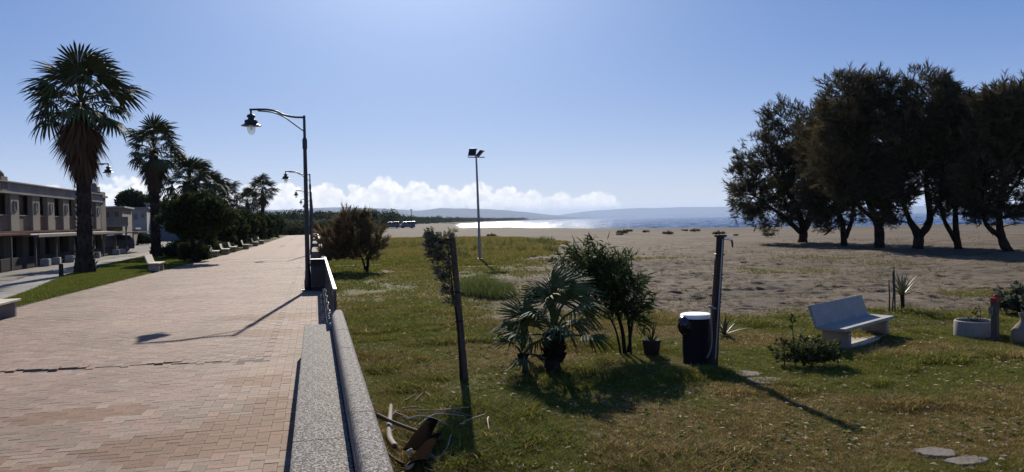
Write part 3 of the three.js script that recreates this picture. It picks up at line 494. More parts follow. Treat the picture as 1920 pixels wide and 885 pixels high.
// ---------------------------------------------------------------- palms
function fanBlade(R, n, spread, droop, r, cx = 0, jit = 0.12) {   // fan of folded segments, hub at (cx, 0, 0), pointing +x
  const f = [], da = spread / n;
  for (let i = 0; i < n; i++) {
    const a = -spread / 2 + (i + 0.5) * da, q = R * (0.84 + 0.16 * Math.cos(a * 0.8)) * (1 - jit + r() * jit * 2), dd = droop * (0.8 + r() * 0.5), tw = (r() - 0.5) * 0.05 * R;
    const P = (t, o, y = 0) => { const ang = a + o * da, rr = q * t; return [cx + Math.cos(ang) * rr, y * R - dd * R * Math.max(0, t - 0.25) ** 2 * 1.3 - 0.10 * R * Math.abs(Math.sin(a)) * t, Math.sin(ang) * rr + tw * t * t]; };
    const O = [cx, 0, 0], A = P(0.55, -0.5, -0.012), B = P(0.55, 0, 0.022), C = P(0.55, 0.5, -0.012), D = P(0.82, -0.27), Fp = P(0.82, 0.27), Tt = P(1, 0);
    f.push([O, A, B], [O, B, C], [A, D, B], [B, D, Fp], [B, Fp, C], [D, Tt, Fp]);
  }
  return f;
}
function frondGeo(pet, R, n, spread, droop, r) {
  const w = 0.022 + R * 0.012, k = 0.10 * pet, f = fanBlade(R, n, spread, droop, r, pet);
  for (let i = 0; i < 2; i++) { const x0 = pet * i / 2, x1 = pet * (i + 1) / 2, y0 = k * Math.sin(x0 / pet * 3.14), y1 = k * Math.sin(x1 / pet * 3.14), w0 = w * (1.4 - 0.4 * i), w1 = w * (1 - 0.4 * i); f.push([[x0, y0, -w0], [x1, y1, -w1], [x1, y1, w1]], [[x0, y0, -w0], [x1, y1, w1], [x0, y0, w0]], [[x0, y0 - w0, 0], [x1, y1 - w1, 0], [x1, y1, w1]], [[x0, y0 - w0, 0], [x1, y1, w1], [x0, y0, w0]], [[x0, y0 - w0, 0], [x1, y1, -w1], [x1, y1 - w1, 0]], [[x0, y0 - w0, 0], [x0, y0, -w0], [x1, y1, -w1]]); }
  return tris(f);
}
function deadGeo(pet, R, r) { const f = []; for (let i = 0; i < 13; i++) { const a = (i / 12 - 0.5) * 0.85, q = R * (0.75 + r() * 0.4), w = 0.03 + r() * 0.02, c = Math.cos(a), s = Math.sin(a), y = (r() - 0.5) * 0.22, x0 = pet, x1 = pet + c * q * 0.5, x2 = pet + c * q; f.push([[x0, 0, 0], [x1, y, s * q * 0.5 - w], [x1, y, s * q * 0.5 + w]], [[x1, y, s * q * 0.5 - w], [x2, y * 1.6, s * q * (0.7 + r() * 0.2)], [x1, y, s * q * 0.5 + w]]); } f.push([[0, 0, -0.03], [pet, 0, -0.02], [pet, 0, 0.02]], [[0, 0, -0.03], [pet, 0, 0.02], [0, 0, 0.03]]); return tris(f); }
function fanPalm(o) {
  const r = rng(o.seed), t = thing(o.name || 'fan_palm', o.label, 'palm', o.pos, 0, o.group), H = o.trunk, rb = o.rad;
  const pts = [], rad = []; for (let i = 0; i <= 16; i++) { const y = -0.15 + (H + 0.15) * i / 16; pts.push([Math.sin(i * 0.4 + o.seed) * 0.03 + (o.lean || 0) * (i / 16) ** 2, y, 0]); rad.push(rb * (i < 3 ? 1 + (o.flare ?? 0.55) * (1 - i / 3) ** 1.3 : 1) * (1 + 0.05 * Math.sin(i * 1.9)) * (1 - 0.12 * i / 16)); }
  const tr = part('trunk', tube(pts, rad, 14), M.palmBark, t);
  const boots = [];                                        // stubs of old leaf bases round the stem
  const nb = Math.round(H * (o.boots || 22)); for (let i = 0; i < nb; i++) { const y = 0.2 + (H - 0.25) * (i + r()) / nb, a = i * 2.399, q = rb * (1.0 - 0.12 * y / H) * (y < H * 0.18 ? 1 + (o.flare ?? 0.55) * (1 - y / (H * 0.18)) : 1), L = (o.bootLen || 0.15) * (0.6 + r() * 0.7), w = 0.055 + r() * 0.03; const c = Math.cos(a), s = Math.sin(a), x = (o.lean || 0) * (y / H) ** 2, X = (rr, ww, yy) => [x + c * rr - s * ww, yy, s * rr + c * ww]; boots.push([X(q - 0.02, -w, y - 0.05), X(q + L * 0.7, 0, y + L * 0.75), X(q - 0.02, w, y - 0.05)], [X(q - 0.02, -w, y - 0.05), X(q - 0.02, 0, y + 0.05), X(q + L * 0.7, 0, y + L * 0.75)], [X(q - 0.02, w, y - 0.05), X(q + L * 0.7, 0, y + L * 0.75), X(q - 0.02, 0, y + 0.05)]); }
  tag(part('leaf_base', tris(boots), M.palmBark, tr), null, null, null, 'stuff');
  const top = V(o.lean || 0, H - 0.15, 0);
  const V4 = [0, 1, 2, 3].map((k) => frondGeo(o.L * (0.48 + 0.06 * k), o.L * 0.47, 22, 3.1 + 0.3 * k, 0.35 + 0.22 * k, r)), D3 = [0, 1, 2].map(() => deadGeo(o.L * 0.30, o.L * 0.60, r));
  for (let i = 0; i < o.n; i++) {
    const k = (i + 0.5) / o.n, th = 1.5 - (o.sweep || 2.0) * Math.pow(k, o.pow || 0.9) + (r() - 0.5) * 0.26, m = shadow(new THREE.Mesh(V4[Math.floor(r() * 4)], o.leafMat || M.palmLeaf));
    m.name = 'frond'; m.position.copy(top); m.position.y += (1 - k) * 0.35; m.rotation.set((r() - 0.5) * 0.7, i * 2.39996 + r() * 0.3, th, 'YZX'); m.scale.setScalar(0.74 + r() * 0.42); t.add(m);
  }
  for (let i = 0; i < (o.dead || 0); i++) {
    const k = i / o.dead, m = shadow(new THREE.Mesh(D3[i % 3], M.deadLeaf)); m.name = 'dead_frond'; m.position.set((o.lean || 0) * 0.8, H + 0.05 - k * o.skirt * 0.55, 0); m.rotation.set((r() - 0.5) * 1.4, i * 2.39996, -0.86 - 0.52 * k - r() * 0.2, 'YZX'); m.scale.setScalar(0.85 + r() * 0.3); t.add(m);
  }
  return t;
}
fanPalm({ pos: [-10.3, 0, -39.5], trunk: 7.8, rad: 0.33, L: 2.5, n: 44, dead: 96, skirt: 2.9, seed: 5, label: 'tallest fan palm with a brown skirt of dead fronds, beside the bollard', group: 'fan palms on the lawn' });
fanPalm({ pos: [-10.35, 0, -56.3], trunk: 7.15, rad: 0.30, L: 2.0, n: 36, dead: 70, skirt: 2.6, seed: 9, flare: 0.5, label: 'slimmer fan palm with a hanging skirt, standing behind the lone lawn bench', group: 'fan palms on the lawn' });
fanPalm({ pos: [-8.75, 0, -60.5], trunk: 5.3, rad: 0.55, L: 2.05, n: 32, dead: 30, skirt: 1.4, seed: 21, flare: 0.1, bootLen: 0.22, label: 'stout fan palm rising behind the round dark tree', group: 'fan palms on the lawn' });

// ---------------------------------------------------------------- leafy trees
const leafGeo = tris([[[0, 0, 0], [0.5, 0.08, 0.22], [1, 0, 0]], [[0, 0, 0], [1, 0, 0], [0.5, 0.08, -0.22]]]);
const sprayGeo = (() => { const r = rng(77), f = []; for (let i = 0; i < 12; i++) { const a = r() * 6.28, b = (r() - 0.35) * 1.5, q = 0.15 + 0.2 * r(), o = [(i / 12) * 0.6, 0, 0], d = [Math.cos(b), Math.sin(b) * Math.cos(a), Math.sin(b) * Math.sin(a)], e = [o[0] + d[0] * q * 2, o[1] + d[1] * q * 2, o[2] + d[2] * q * 2], s = [-d[1] * 0.026, d[0] * 0.026, 0.02]; f.push([[o[0] - s[0], o[1] - s[1], o[2] - s[2]], e, [o[0] + s[0], o[1] + s[1], o[2] + s[2]]]); } f.push([[0, -0.012, 0], [0.8, 0, 0], [0, 0.012, 0]]); return tris(f); })();
const CR = V(0.969, 0, 0.247), CD = V(0.247, 0, -0.969);   // two horizontal directions in which crowns were measured
function at(u, y, w) { return CR.clone().multiplyScalar(u).addScaledVector(CD, w).setY(y); }
function tree(o) {                                          // o.limbs: [[u, y, w, r], ...] per limb; o.blobs: [u, y, w, ru, ry, rw]
  const r = rng(o.seed), t = thing(o.name, o.label, o.cat || 'tree', o.pos, 0, o.group), wood = [], limbPts = [];
  for (const L of o.limbs) { const P = curve(L.map((p) => at(p[0], p[1], p[2]).toArray()), L.length * 4); wood.push(tube(P, P.map((_, i) => { const q = i / (P.length - 1) * (L.length - 1), k = Math.min(L.length - 2, Math.floor(q)); return mix(L[k][3], L[k + 1][3], q - k) * (o.slim || 1) * (1 + 0.06 * Math.sin(i * 2.3)); }), 8)); P.forEach((p, i) => { if (i > P.length * 0.3) limbPts.push(p); }); }
  const trunk = part('trunk', wood, o.bark || M.bark, t);
  const tips = [], twigs = [], vol = o.blobs.map((b) => b[3] * b[4] * b[5]), vs = vol.reduce((a, b) => a + b, 0);
  o.blobs.forEach((b, bi) => {
    const n = Math.max(3, Math.round(o.tips * vol[bi] / vs));
    for (let i = 0; i < n; i++) {
      let x, y, z; do { x = r() * 2 - 1; y = r() * 2 - 1; z = r() * 2 - 1; } while (x * x + y * y + z * z > 1);
      const l = Math.pow(Math.hypot(x, y, z), -0.35) * (1 + (o.stray || 0) * Math.pow(r(), 4)); x *= l; y *= l; z *= l;   // more towards the outside
      const p = at(b[0] + x * b[3], b[1] + y * b[4], b[2] + z * b[5]); if (p.y < (o.minY ?? 0.3)) continue;
      let best = limbPts[0], bd = 1e9; for (const q of limbPts) { const dd = q.distanceToSquared(p) + (q.y > p.y ? 3 : 0); if (dd < bd) { bd = dd; best = q; } }
      const mid = best.clone().lerp(p, 0.5); mid.y += (r() - 0.2) * 0.12 * Math.sqrt(bd); mid.x += (r() - 0.5) * 0.15 * Math.sqrt(bd);
      if (i % (o.twigEvery || 1) === 0) twigs.push(tube([best, mid, p], [o.twig || 0.04, (o.twig || 0.04) * 0.6, 0.01], 4)); tips.push([p, p.clone().sub(best).normalize()]);
    }
  });
  if (twigs.length) part('branches', twigs, o.bark || M.bark, trunk);
  const ms = [], cs = [];
  for (const [p, d] of tips) for (let k = 0; k < o.per; k++) {
    const q = p.clone().add(V((r() + r() - 1) * o.clump, (r() + r() - 1) * o.clump * (o.flat || 1), (r() + r() - 1) * o.clump)), s = o.size * (0.65 + r() * 0.7) * (r() < (o.stray ? 0.08 : 0) ? 1.9 : 1); if (q.y < 0.15) q.y = 0.15 + r() * 0.3;
    const dir = V(d.x + (r() - 0.5) * o.wild, d.y * 0.7 + (o.up || 0) + (r() - 0.5) * o.wild, d.z + (r() - 0.5) * o.wild).normalize();
    Q4.setFromUnitVectors(V(1, 0, 0), dir); const roll = new THREE.Quaternion().setFromAxisAngle(V(1, 0, 0), r() * 6.28);
    ms.push(new THREE.Matrix4().compose(q, Q4.clone().multiply(roll), V(s, s * (o.wide || 1), s * (o.wide || 1)))); const k2 = 0.65 + r() * 0.7, c = r() < (o.oddShare || 0) ? o.odd : o.color; cs.push([c[0] * k2, c[1] * k2, c[2] * k2]);
  }
  const cr = instances('crown', o.geo || leafGeo, M.leaf, t, ms, cs); cr.userData.kind = 'stuff';
  return t;
}
const TAM = { stray: 0.32, slim: 0.74, geo: sprayGeo, size: 0.50, clump: 0.46, per: 19, wild: 1.9, up: 0.3, color: [0.058, 0.056, 0.030], odd: [0.105, 0.078, 0.045], oddShare: 0.22, name: 'tamarisk_tree', twig: 0.035, twigEvery: 2, group: 'row of tamarisks on the beach' };
tree({ ...TAM, seed: 31, pos: [38.6, -0.25, -55.4], label: 'widest beach tamarisk with low hanging foliage, at the sea end of the row', tips: 620, limbs: [[[0, -0.1, 0, 0.55], [0.1, 1.2, 0, 0.40], [-0.6, 3.4, 0.2, 0.28], [-2.6, 6.2, 0, 0.1]], [[0.1, 0.9, 0, 0.36], [0.7, 3.2, -0.3, 0.24], [0.3, 7.5, 0, 0.08]], [[0.0, 0.8, 0, 0.3], [-1.6, 2.3, 0.2, 0.2], [-3.8, 3.9, 0, 0.07]], [[0, 0.5, 0.1, 0.25], [0.9, 2.0, 0.3, 0.18], [1.6, 4.8, 0, 0.07]]], blobs: [[-3.2, 5.3, 0, 2.5, 2.4, 2.2], [-4.3, 3.7, 0, 1.75, 1.5, 1.6], [-1.2, 8.8, 0, 2.2, 2.6, 2.0], [0.5, 5.4, 0, 2.6, 2.8, 2.4], [-2.6, 2.3, 0, 2.0, 1.2, 1.7], [-0.2, 2.6, 0.3, 1.5, 1.1, 1.4], [0.9, 9.2, 0, 1.7, 1.9, 1.6]] });
tree({ ...TAM, seed: 32, pos: [37.35, -0.25, -48.6], label: 'slender twin-stemmed beach tamarisk, second from the sea end of the row', tips: 520, limbs: [[[0, -0.1, 0, 0.34], [-0.1, 1.5, 0, 0.26], [-0.9, 4.2, 0, 0.16], [-1.0, 8.2, 0, 0.06]], [[0.1, 0.6, 0, 0.24], [0.6, 2.0, 0, 0.18], [0.9, 5.2, 0.2, 0.07]]], blobs: [[-0.9, 7.6, 0, 2.1, 2.7, 2.0], [-0.9, 4.2, 0, 2.0, 2.1, 1.9], [0.6, 5.6, 0, 1.8, 2.2, 1.8], [-0.7, 2.1, 0, 1.5, 0.9, 1.3], [0.5, 9.2, 0, 1.5, 1.7, 1.4]] });
tree({ ...TAM, seed: 33, pos: [36.05, -0.25, -43.4], label: 'tall beach tamarisk with one straight thick trunk, third from the sea end', tips: 640, limbs: [[[0, -0.1, 0, 0.46], [-0.05, 1.5, 0, 0.40], [-0.5, 2.6, 0, 0.28], [-1.6, 6.2, 0, 0.16], [-2.0, 10.0, 0, 0.06]], [[-0.05, 1.4, 0, 0.32], [0.7, 3.0, 0, 0.22], [0.5, 6.5, 0.2, 0.12], [0.0, 9.3, 0, 0.06]], [[-0.3, 1.9, 0, 0.2], [-1.6, 3.2, 0.2, 0.13], [-2.8, 5.2, 0, 0.06]]], blobs: [[-2.0, 9.3, 0, 1.65, 2.2, 1.7], [0.0, 7.9, 0, 2.0, 2.7, 2.0], [-1.3, 4.8, 0, 2.1, 1.9, 2.0], [0.6, 4.6, 0, 1.6, 1.8, 1.7], [-2.9, 6.4, 0, 1.4, 2.2, 1.5], [-0.2, 9.9, 0, 1.2, 1.5, 1.2], [-0.8, 3.0, 0, 1.5, 0.9, 1.4]] });
tree({ ...TAM, seed: 34, pos: [36.7, -0.25, -40.8], label: 'beach tamarisk with spread crooked limbs and sky showing between them', tips: 560, limbs: [[[0, -0.1, 0, 0.48], [0.05, 0.9, 0, 0.40], [-0.5, 1.9, 0, 0.22], [-0.9, 3.4, 0, 0.15], [-0.5, 7.0, 0, 0.06]], [[0.05, 0.8, 0, 0.34], [0.75, 1.7, 0, 0.28], [0.65, 4.2, 0.1, 0.20], [0.9, 9.0, 0, 0.06]], [[0.5, 1.5, 0, 0.2], [1.6, 3.4, 0, 0.12], [2.1, 6.2, 0, 0.06]]], blobs: [[0.7, 8.8, 0, 1.7, 2.0, 1.7], [-0.7, 6.9, 0, 1.6, 1.9, 1.6], [1.7, 6.6, 0, 1.6, 2.0, 1.7], [-1.3, 3.6, 0, 1.0, 1.3, 1.2], [2.0, 4.3, 0, 1.2, 1.4, 1.3], [1.9, 8.8, 0, 1.2, 1.6, 1.2], [0.4, 5.6, 0, 1.6, 1.0, 1.6], [-1.4, 2.1, 0.2, 0.8, 0.6, 0.8]] });
tree({ ...TAM, seed: 35, pos: [37.9, -0.25, -38.8], label: 'beach tamarisk whose forked trunk leans towards the sea', tips: 460, limbs: [[[0, -0.1, 0, 0.33], [-0.15, 0.9, 0, 0.27], [-0.2, 2.4, 0, 0.2], [0.1, 7.8, 0, 0.06]], [[-0.2, 0.6, 0, 0.22], [-0.9, 1.9, 0, 0.16], [-1.1, 2.9, 0, 0.12], [-0.8, 5.6, 0.1, 0.06]]], blobs: [[0.3, 7.4, 0, 1.6, 1.9, 1.6], [0.1, 4.9, 0, 1.6, 1.9, 1.7], [-0.2, 2.7, 0, 1.2, 1.0, 1.2], [1.0, 3.4, 0, 0.8, 1.4, 1.0], [1.0, 6.5, 0, 1.2, 1.5, 1.2]] });
tree({ ...TAM, seed: 36, pos: [37.8, -0.25, -35.2], label: 'beach tamarisk leaning on a bent trunk at the land end of the row', tips: 560, limbs: [[[0, -0.1, 0, 0.42], [-0.4, 0.8, 0, 0.32], [-0.55, 1.9, 0, 0.24], [-0.2, 4.6, 0, 0.16], [0.3, 7.6, 0, 0.06]], [[-0.45, 0.9, 0, 0.22], [-1.2, 1.5, 0, 0.17], [-1.5, 2.4, 0, 0.12], [-1.2, 5.2, 0.1, 0.06]], [[-0.3, 3.0, 0, 0.16], [0.7, 4.2, 0, 0.1], [1.6, 5.4, 0, 0.05]]], blobs: [[-0.5, 7.2, 0, 1.4, 1.8, 1.5], [0.9, 6.9, 0, 1.6, 1.8, 1.6], [-1.2, 4.4, 0, 1.2, 1.7, 1.3], [-1.0, 2.4, 0, 0.9, 0.8, 0.9], [1.5, 4.7, 0, 1.1, 1.0, 1.2], [1.3, 2.6, 0, 1.0, 0.9, 1.1], [0.2, 8.2, 0, 1.0, 1.2, 1.0]] });
tree({ ...TAM, group: undefined, seed: 41, pos: [2.25, -0.2, -36.5], label: 'small rusty tamarisk on the garden grass by the concrete path', size: 0.34, clump: 0.15, per: 9, up: 0.75, wild: 1.1, tips: 300, twig: 0.014, color: [0.095, 0.085, 0.04], odd: [0.165, 0.10, 0.055], oddShare: 0.4, minY: 0.55, limbs: [[[0.05, -0.05, 0, 0.11], [0.1, 0.7, 0, 0.09], [-0.4, 1.5, 0, 0.05], [-0.8, 2.4, 0, 0.02]], [[0, 0.1, 0, 0.08], [-0.25, 0.8, 0, 0.06], [-1.3, 1.5, 0, 0.03]], [[0.1, 0.5, 0, 0.06], [0.5, 1.3, 0, 0.04], [0.6, 2.0, 0, 0.02]]], blobs: [[-0.5, 1.9, 0, 0.85, 0.7, 0.9], [-1.25, 1.35, 0, 0.8, 0.65, 0.8], [0.35, 1.5, 0, 0.62, 0.7, 0.7], [-0.85, 0.95, 0, 0.95, 0.5, 0.8], [0.3, 0.95, 0, 0.5, 0.4, 0.5], [-0.6, 2.35, 0, 0.5, 0.45, 0.5], [0.1, 2.25, 0, 0.35, 0.45, 0.35]] });

// dark clipped trees, hedges and palms beside the promenade
const DENSE = { geo: leafGeo, size: 0.20, clump: 0.30, per: 42, wild: 2.2, up: 0.2, color: [0.028, 0.040, 0.014], odd: [0.05, 0.062, 0.02], oddShare: 0.25, wide: 1.3, name: 'round_tree', twig: 0.03, twigEvery: 4 };
tree({ ...DENSE, seed: 51, pos: [-6.75, 0, -47.6], label: 'round dark evergreen tree shading the promenade, nearest the lone bench', tips: 300, group: 'dark trees beside the promenade', limbs: [[[0.1, -0.1, 0, 0.2], [0.0, 1.0, 0, 0.16], [-0.5, 2.2, 0, 0.08]], [[0.1, 0.5, 0, 0.14], [0.6, 1.5, 0, 0.1], [1.3, 2.2, 0, 0.05]]], blobs: [[-0.7, 2.75, 0, 1.25, 1.0, 1.3], [0.35, 3.0, 0, 1.2, 0.95, 1.2], [1.4, 2.5, 0, 0.85, 0.85, 1.0], [0.1, 2.35, 0, 1.4, 0.65, 1.2]] });
const hedge = (pos, w, h, d, label, seed, group) => tree({ ...DENSE, name: 'hedge', cat: 'hedge', seed, pos, label, group, size: 0.13, clump: 0.2, per: 40, tips: Math.round(150 * w * h * d / 3 + 40), minY: 0.05, limbs: [[[0, -0.05, 0, 0.05], [0.05, 0.3, 0, 0.04], [0.1, h * 0.7, 0, 0.02]]], blobs: [[-w * 0.28, h * 0.5, 0, w * 0.34, h * 0.55, d * 0.5], [w * 0.28, h * 0.5, 0, w * 0.34, h * 0.52, d * 0.5], [0, h * 0.55, 0, w * 0.4, h * 0.5, d * 0.5]] });
hedge([-6.85, 0, -48.2], 1.35, 1.0, 1.5, 'dark rounded hedge bush under the nearest round tree', 61, 'hedges beside the promenade');
hedge([-7.9, 0, -57.5], 1.5, 1.0, 9.0, 'long clipped hedge running behind the row of benches', 62, 'hedges beside the promenade');
const rowTrees = [[-8.0, -57.5, 3.7, 1.7], [-7.6, -66.5, 3.7, 1.6], [-7.2, -73, 3.3, 1.5], [-7.2, -82, 3.5, 1.7], [-6.9, -92, 3.3, 1.7], [-6.7, -103, 3.3, 1.7], [-6.6, -116, 3.3, 1.9], [-6.6, -132, 3.4, 2.0]];
rowTrees.forEach(([x, z, h, w], i) => tree({ ...DENSE, seed: 70 + i, size: 0.22 + i * 0.02, per: 30, pos: [x, 0, z], group: 'dark trees beside the promenade', label: i < 2 ? ['dark evergreen tree rising behind the clipped hedge benches', 'dark evergreen tree just past the far end of the clipped hedge'][i] : 'dark evergreen tree in the distant row by the promenade', tips: 170, limbs: [[[0, -0.1, 0, 0.18], [0.1, 1.0, 0, 0.13], [-0.4, h * 0.6, 0, 0.06]], [[0.05, 0.6, 0, 0.1], [0.5, 1.3, 0, 0.07], [0.8, h * 0.65, 0, 0.04]]], blobs: [[-w * 0.3, h * 0.66, 0, w * 0.62, h * 0.28, w * 0.6], [w * 0.35, h * 0.62, 0, w * 0.6, h * 0.26, w * 0.6], [0, h * 0.78, 0, w * 0.55, h * 0.24, w * 0.55], [0, h * 0.42, 0, w * 0.7, h * 0.2, w * 0.6], [w * 0.3, h * 0.25, 0, w * 0.5, h * 0.2, w * 0.5]] }));
const farPalm = (pos, h, L, seed, label) => fanPalm({ pos, trunk: h, rad: 0.28, L, n: 34, dead: 16, skirt: 1.0, seed, flare: 0.2, label, boots: 10, group: 'fan palms on the lawn' });
farPalm([-8.6, 0, -68.5], 4.9, 1.9, 81, 'fan palm half hidden in the dark trees, behind the second round tree');
farPalm([-8.2, 0, -78], 4.8, 1.7, 82, 'distant fan palm rising from the row of dark trees');
farPalm([-7.6, 0, -96], 4.6, 1.8, 83, 'distant fan palm rising from the row of dark trees');
farPalm([-6.9, 0, -112], 6.6, 2.3, 84, 'bushy-headed palm standing taller than the far trees around it');
tree({ ...DENSE, seed: 95, name: 'pine_tree', size: 0.5, clump: 0.7, per: 40, pos: [-27.2, 0, -133], label: 'dark pine showing above the boxy white house roof', tips: 150, limbs: [[[0, 0, 0, 0.3], [0, 4, 0, 0.2], [-0.5, 6.3, 0, 0.1]]], blobs: [[-0.9, 6.2, 0, 1.7, 1.0, 2.0], [1.2, 5.9, 0, 1.9, 0.8, 2], [-0.4, 6.7, 0, 1.2, 0.7, 1.4]] });
for (const [x, z, w, h, s, l] of [[-16.5, -121, 5, 1.8, 201, 'green garden shrubs before the white house with paired windows'], [-13.2, -112, 4, 1.6, 202, 'low green shrubs beside the parking ground, right of the blue containers'], [-20.8, -101, 3, 1.3, 203, 'low shrub mass by the lean-to behind the parked car']]) hedge([x, -0.1, z], w, h, 2.4, l, s, 'shrubs by the houses');

// ---------------------------------------------------------------- far woods along the coast
const lumpGeo = (() => { const r = rng(5), f = []; for (let i = 0; i < 26; i++) { const a = r() * 6.28, b = Math.acos(2 * r() - 1), q = 0.55 + 0.45 * r(), c = [Math.sin(b) * Math.cos(a) * q, Math.cos(b) * q * 0.8, Math.sin(b) * Math.sin(a) * q], v = () => [c[0] + (r() - 0.5) * 0.75, c[1] + (r() - 0.5) * 0.6, c[2] + (r() - 0.5) * 0.75]; f.push([v(), v(), v()]); } return tris(f); })();
function wood(name, label, n, seed, fn, color) { const r = rng(seed), ms = [], cs = []; for (let i = 0; i < n; i++) { const [x, y, z, s] = fn(r, i / n); ms.push(trs(x, y, z, 0, r() * 6.28, 0, s * (0.8 + r() * 0.5), s * (0.7 + r() * 0.5), s)); const k = 0.7 + r() * 0.6; cs.push([color[0] * k, color[1] * k, color[2] * k]); } const m = instances(name, lumpGeo, M.leaf, scene, ms, cs); return tag(m, label, 'woodland', null, null, 'stuff'), (m.userData.kind = 'stuff'), m; }
wood('woodland', 'dark scrub wood closing the end of the promenade', 5200, 301, (r) => { const d = 152 + Math.pow(r(), 1.4) * 130, w = r(), x = mix(-42, mix(6, 22, (d - 152) / 130), w), h = 1.5 + 1.6 * fbm(x * 0.1, d * 0.05, 3) + (d - 150) * 0.004; return [x, r() * h - 0.2, -d, 0.9]; }, [0.035, 0.045, 0.018]);
wood('far_woodland', 'thin dark line of trees along the far shore of the bay', 5200, 302, (r) => { const d = 330 + Math.pow(r(), 1.8) * 3800, x = lut(SHORE, d) - 16 - d * 0.012 - r() * (30 + d * 0.12), h = (3.0 + 5.5 * fbm(d * 0.006, 3, 4)) * (1 + d * 0.0002); return [x, r() * h - 0.5, -d, 1.5 + d * 0.0016]; }, [0.032, 0.042, 0.02]);
wood('scrub', 'reddish low scrub between the garden and the parked vans', 1500, 303, (r) => { const d = 130 + r() * 130, x = mix(2, 9 + (d - 130) * 0.11, r()); return [x, -0.2 + r() * 1.3, -d, 0.6]; }, [0.07, 0.055, 0.028]);

// ---------------------------------------------------------------- garden plants
const G0 = -0.2;
function shrubTree(o) { return tree({ ...o }); }
const lanceGeo = tris([[[0, 0, 0], [0.35, 0.03, 0.075], [1, -0.10, 0]], [[0, 0, 0], [1, -0.10, 0], [0.35, 0.03, -0.075]]]);
{ // sapling tied to a leaning wooden stake
  const s = thing('wooden_stake', 'weathered leaning wooden stake holding up the thin sapling', 'stake', [2.06, G0, -10.97]);
  part('post', [tube([[0, -0.1, 0], [-0.05, 0.7, 0], [-0.10, 1.4, 0], [-0.149, 2.06, 0]], [0.055, 0.047, 0.044, 0.045], 10)], M.oldWood, s);
  part('tie', place(new THREE.TorusGeometry(0.062, 0.009, 5, 14), -0.115, 1.28, 0, Math.PI / 2, 0, 0.1), M.blackPlastic, s);
  part('tie', place(new THREE.TorusGeometry(0.062, 0.009, 5, 14), -0.075, 0.86, 0, Math.PI / 2, 0, 0.1), M.blackPlastic, s);
  tree({ name: 'sapling', cat: 'sapling', seed: 401, pos: [1.99, G0, -10.93], label: 'thin sapling with grey-green leaves tied to the leaning stake', geo: leafGeo, size: 0.080, clump: 0.065, per: 9, wild: 1.8, up: 0.1, wide: 1.0, color: [0.105, 0.108, 0.068], odd: [0.19, 0.17, 0.11], oddShare: 0.3, twig: 0.006, tips: 150, minY: 0.9, limbs: [[[0, -0.05, 0, 0.016], [-0.03, 0.7, 0, 0.014], [-0.09, 1.3, 0, 0.010], [-0.17, 2.1, 0, 0.005]], [[-0.08, 1.2, 0, 0.008], [-0.2, 1.7, 0.02, 0.005], [-0.26, 2.05, 0, 0.003]]], blobs: [[-0.27, 1.93, 0, 0.17, 0.18, 0.14], [-0.35, 2.02, 0, 0.12, 0.14, 0.1], [-0.22, 1.65, 0, 0.11, 0.22, 0.12], [-0.16, 1.32, 0, 0.08, 0.2, 0.09], [-0.10, 1.15, 0, 0.05, 0.1, 0.06], [-0.12, 2.1, 0, 0.05, 0.08, 0.05]] });
}
fanPalm({ name: 'dwarf_palm', pos: [3.42, G0, -11.0], trunk: 0.62, rad: 0.13, flare: 0.2, boots: 90, bootLen: 0.10, L: 0.86, n: 20, pow: 1.15, sweep: 1.6, dead: 0, skirt: 0.3, seed: 411, leafMat: M.dwarfLeaf, label: 'dwarf fan palm on a short shaggy trunk beside the leafy shrub', group: 'dwarf palms in the garden' });
fanPalm({ name: 'dwarf_palm', pos: [2.98, G0, -11.15], trunk: 0.30, rad: 0.05, flare: 0.2, boots: 60, bootLen: 0.07, L: 0.66, n: 10, pow: 1.6, seed: 413, leafMat: M.dwarfLeaf, label: 'small young dwarf fan palm at the foot of the bigger one', group: 'dwarf palms in the garden' });
tree({ name: 'leafy_shrub', cat: 'shrub', seed: 421, pos: [5.05, G0, -12.1], label: 'leafy shrub of long narrow leaves leaning over the dwarf palm', geo: lanceGeo, size: 0.17, clump: 0.13, per: 20, wild: 2.0, up: -0.12, color: [0.036, 0.060, 0.020], odd: [0.085, 0.105, 0.035], oddShare: 0.2, twig: 0.009, tips: 210, minY: 0.5, limbs: [[[-0.04, -0.05, 0, 0.035], [-0.10, 0.5, 0, 0.03], [-0.35, 1.1, 0, 0.02], [-0.85, 1.75, 0, 0.008]], [[0.05, -0.05, 0, 0.03], [0.02, 0.6, 0, 0.025], [-0.2, 1.2, 0, 0.015], [-0.4, 1.7, 0.1, 0.006]], [[0.0, -0.05, 0.05, 0.025], [0.10, 0.6, 0, 0.02], [0.12, 1.1, 0, 0.012], [0.05, 1.5, 0, 0.006]], [[-0.1, -0.05, 0, 0.02], [-0.22, 0.5, 0, 0.016], [-0.7, 1.2, 0.1, 0.008], [-1.05, 1.65, 0, 0.004]]], blobs: [[-0.62, 1.5, 0, 0.48, 0.28, 0.4], [-0.25, 1.32, 0, 0.5, 0.4, 0.45], [0.05, 1.02, 0, 0.33, 0.42, 0.4], [-0.4, 1.0, 0, 0.42, 0.36, 0.4], [-0.95, 1.62, 0, 0.25, 0.18, 0.25], [0.1, 0.65, 0, 0.25, 0.25, 0.3], [-0.45, 1.78, 0, 0.22, 0.18, 0.2]] });
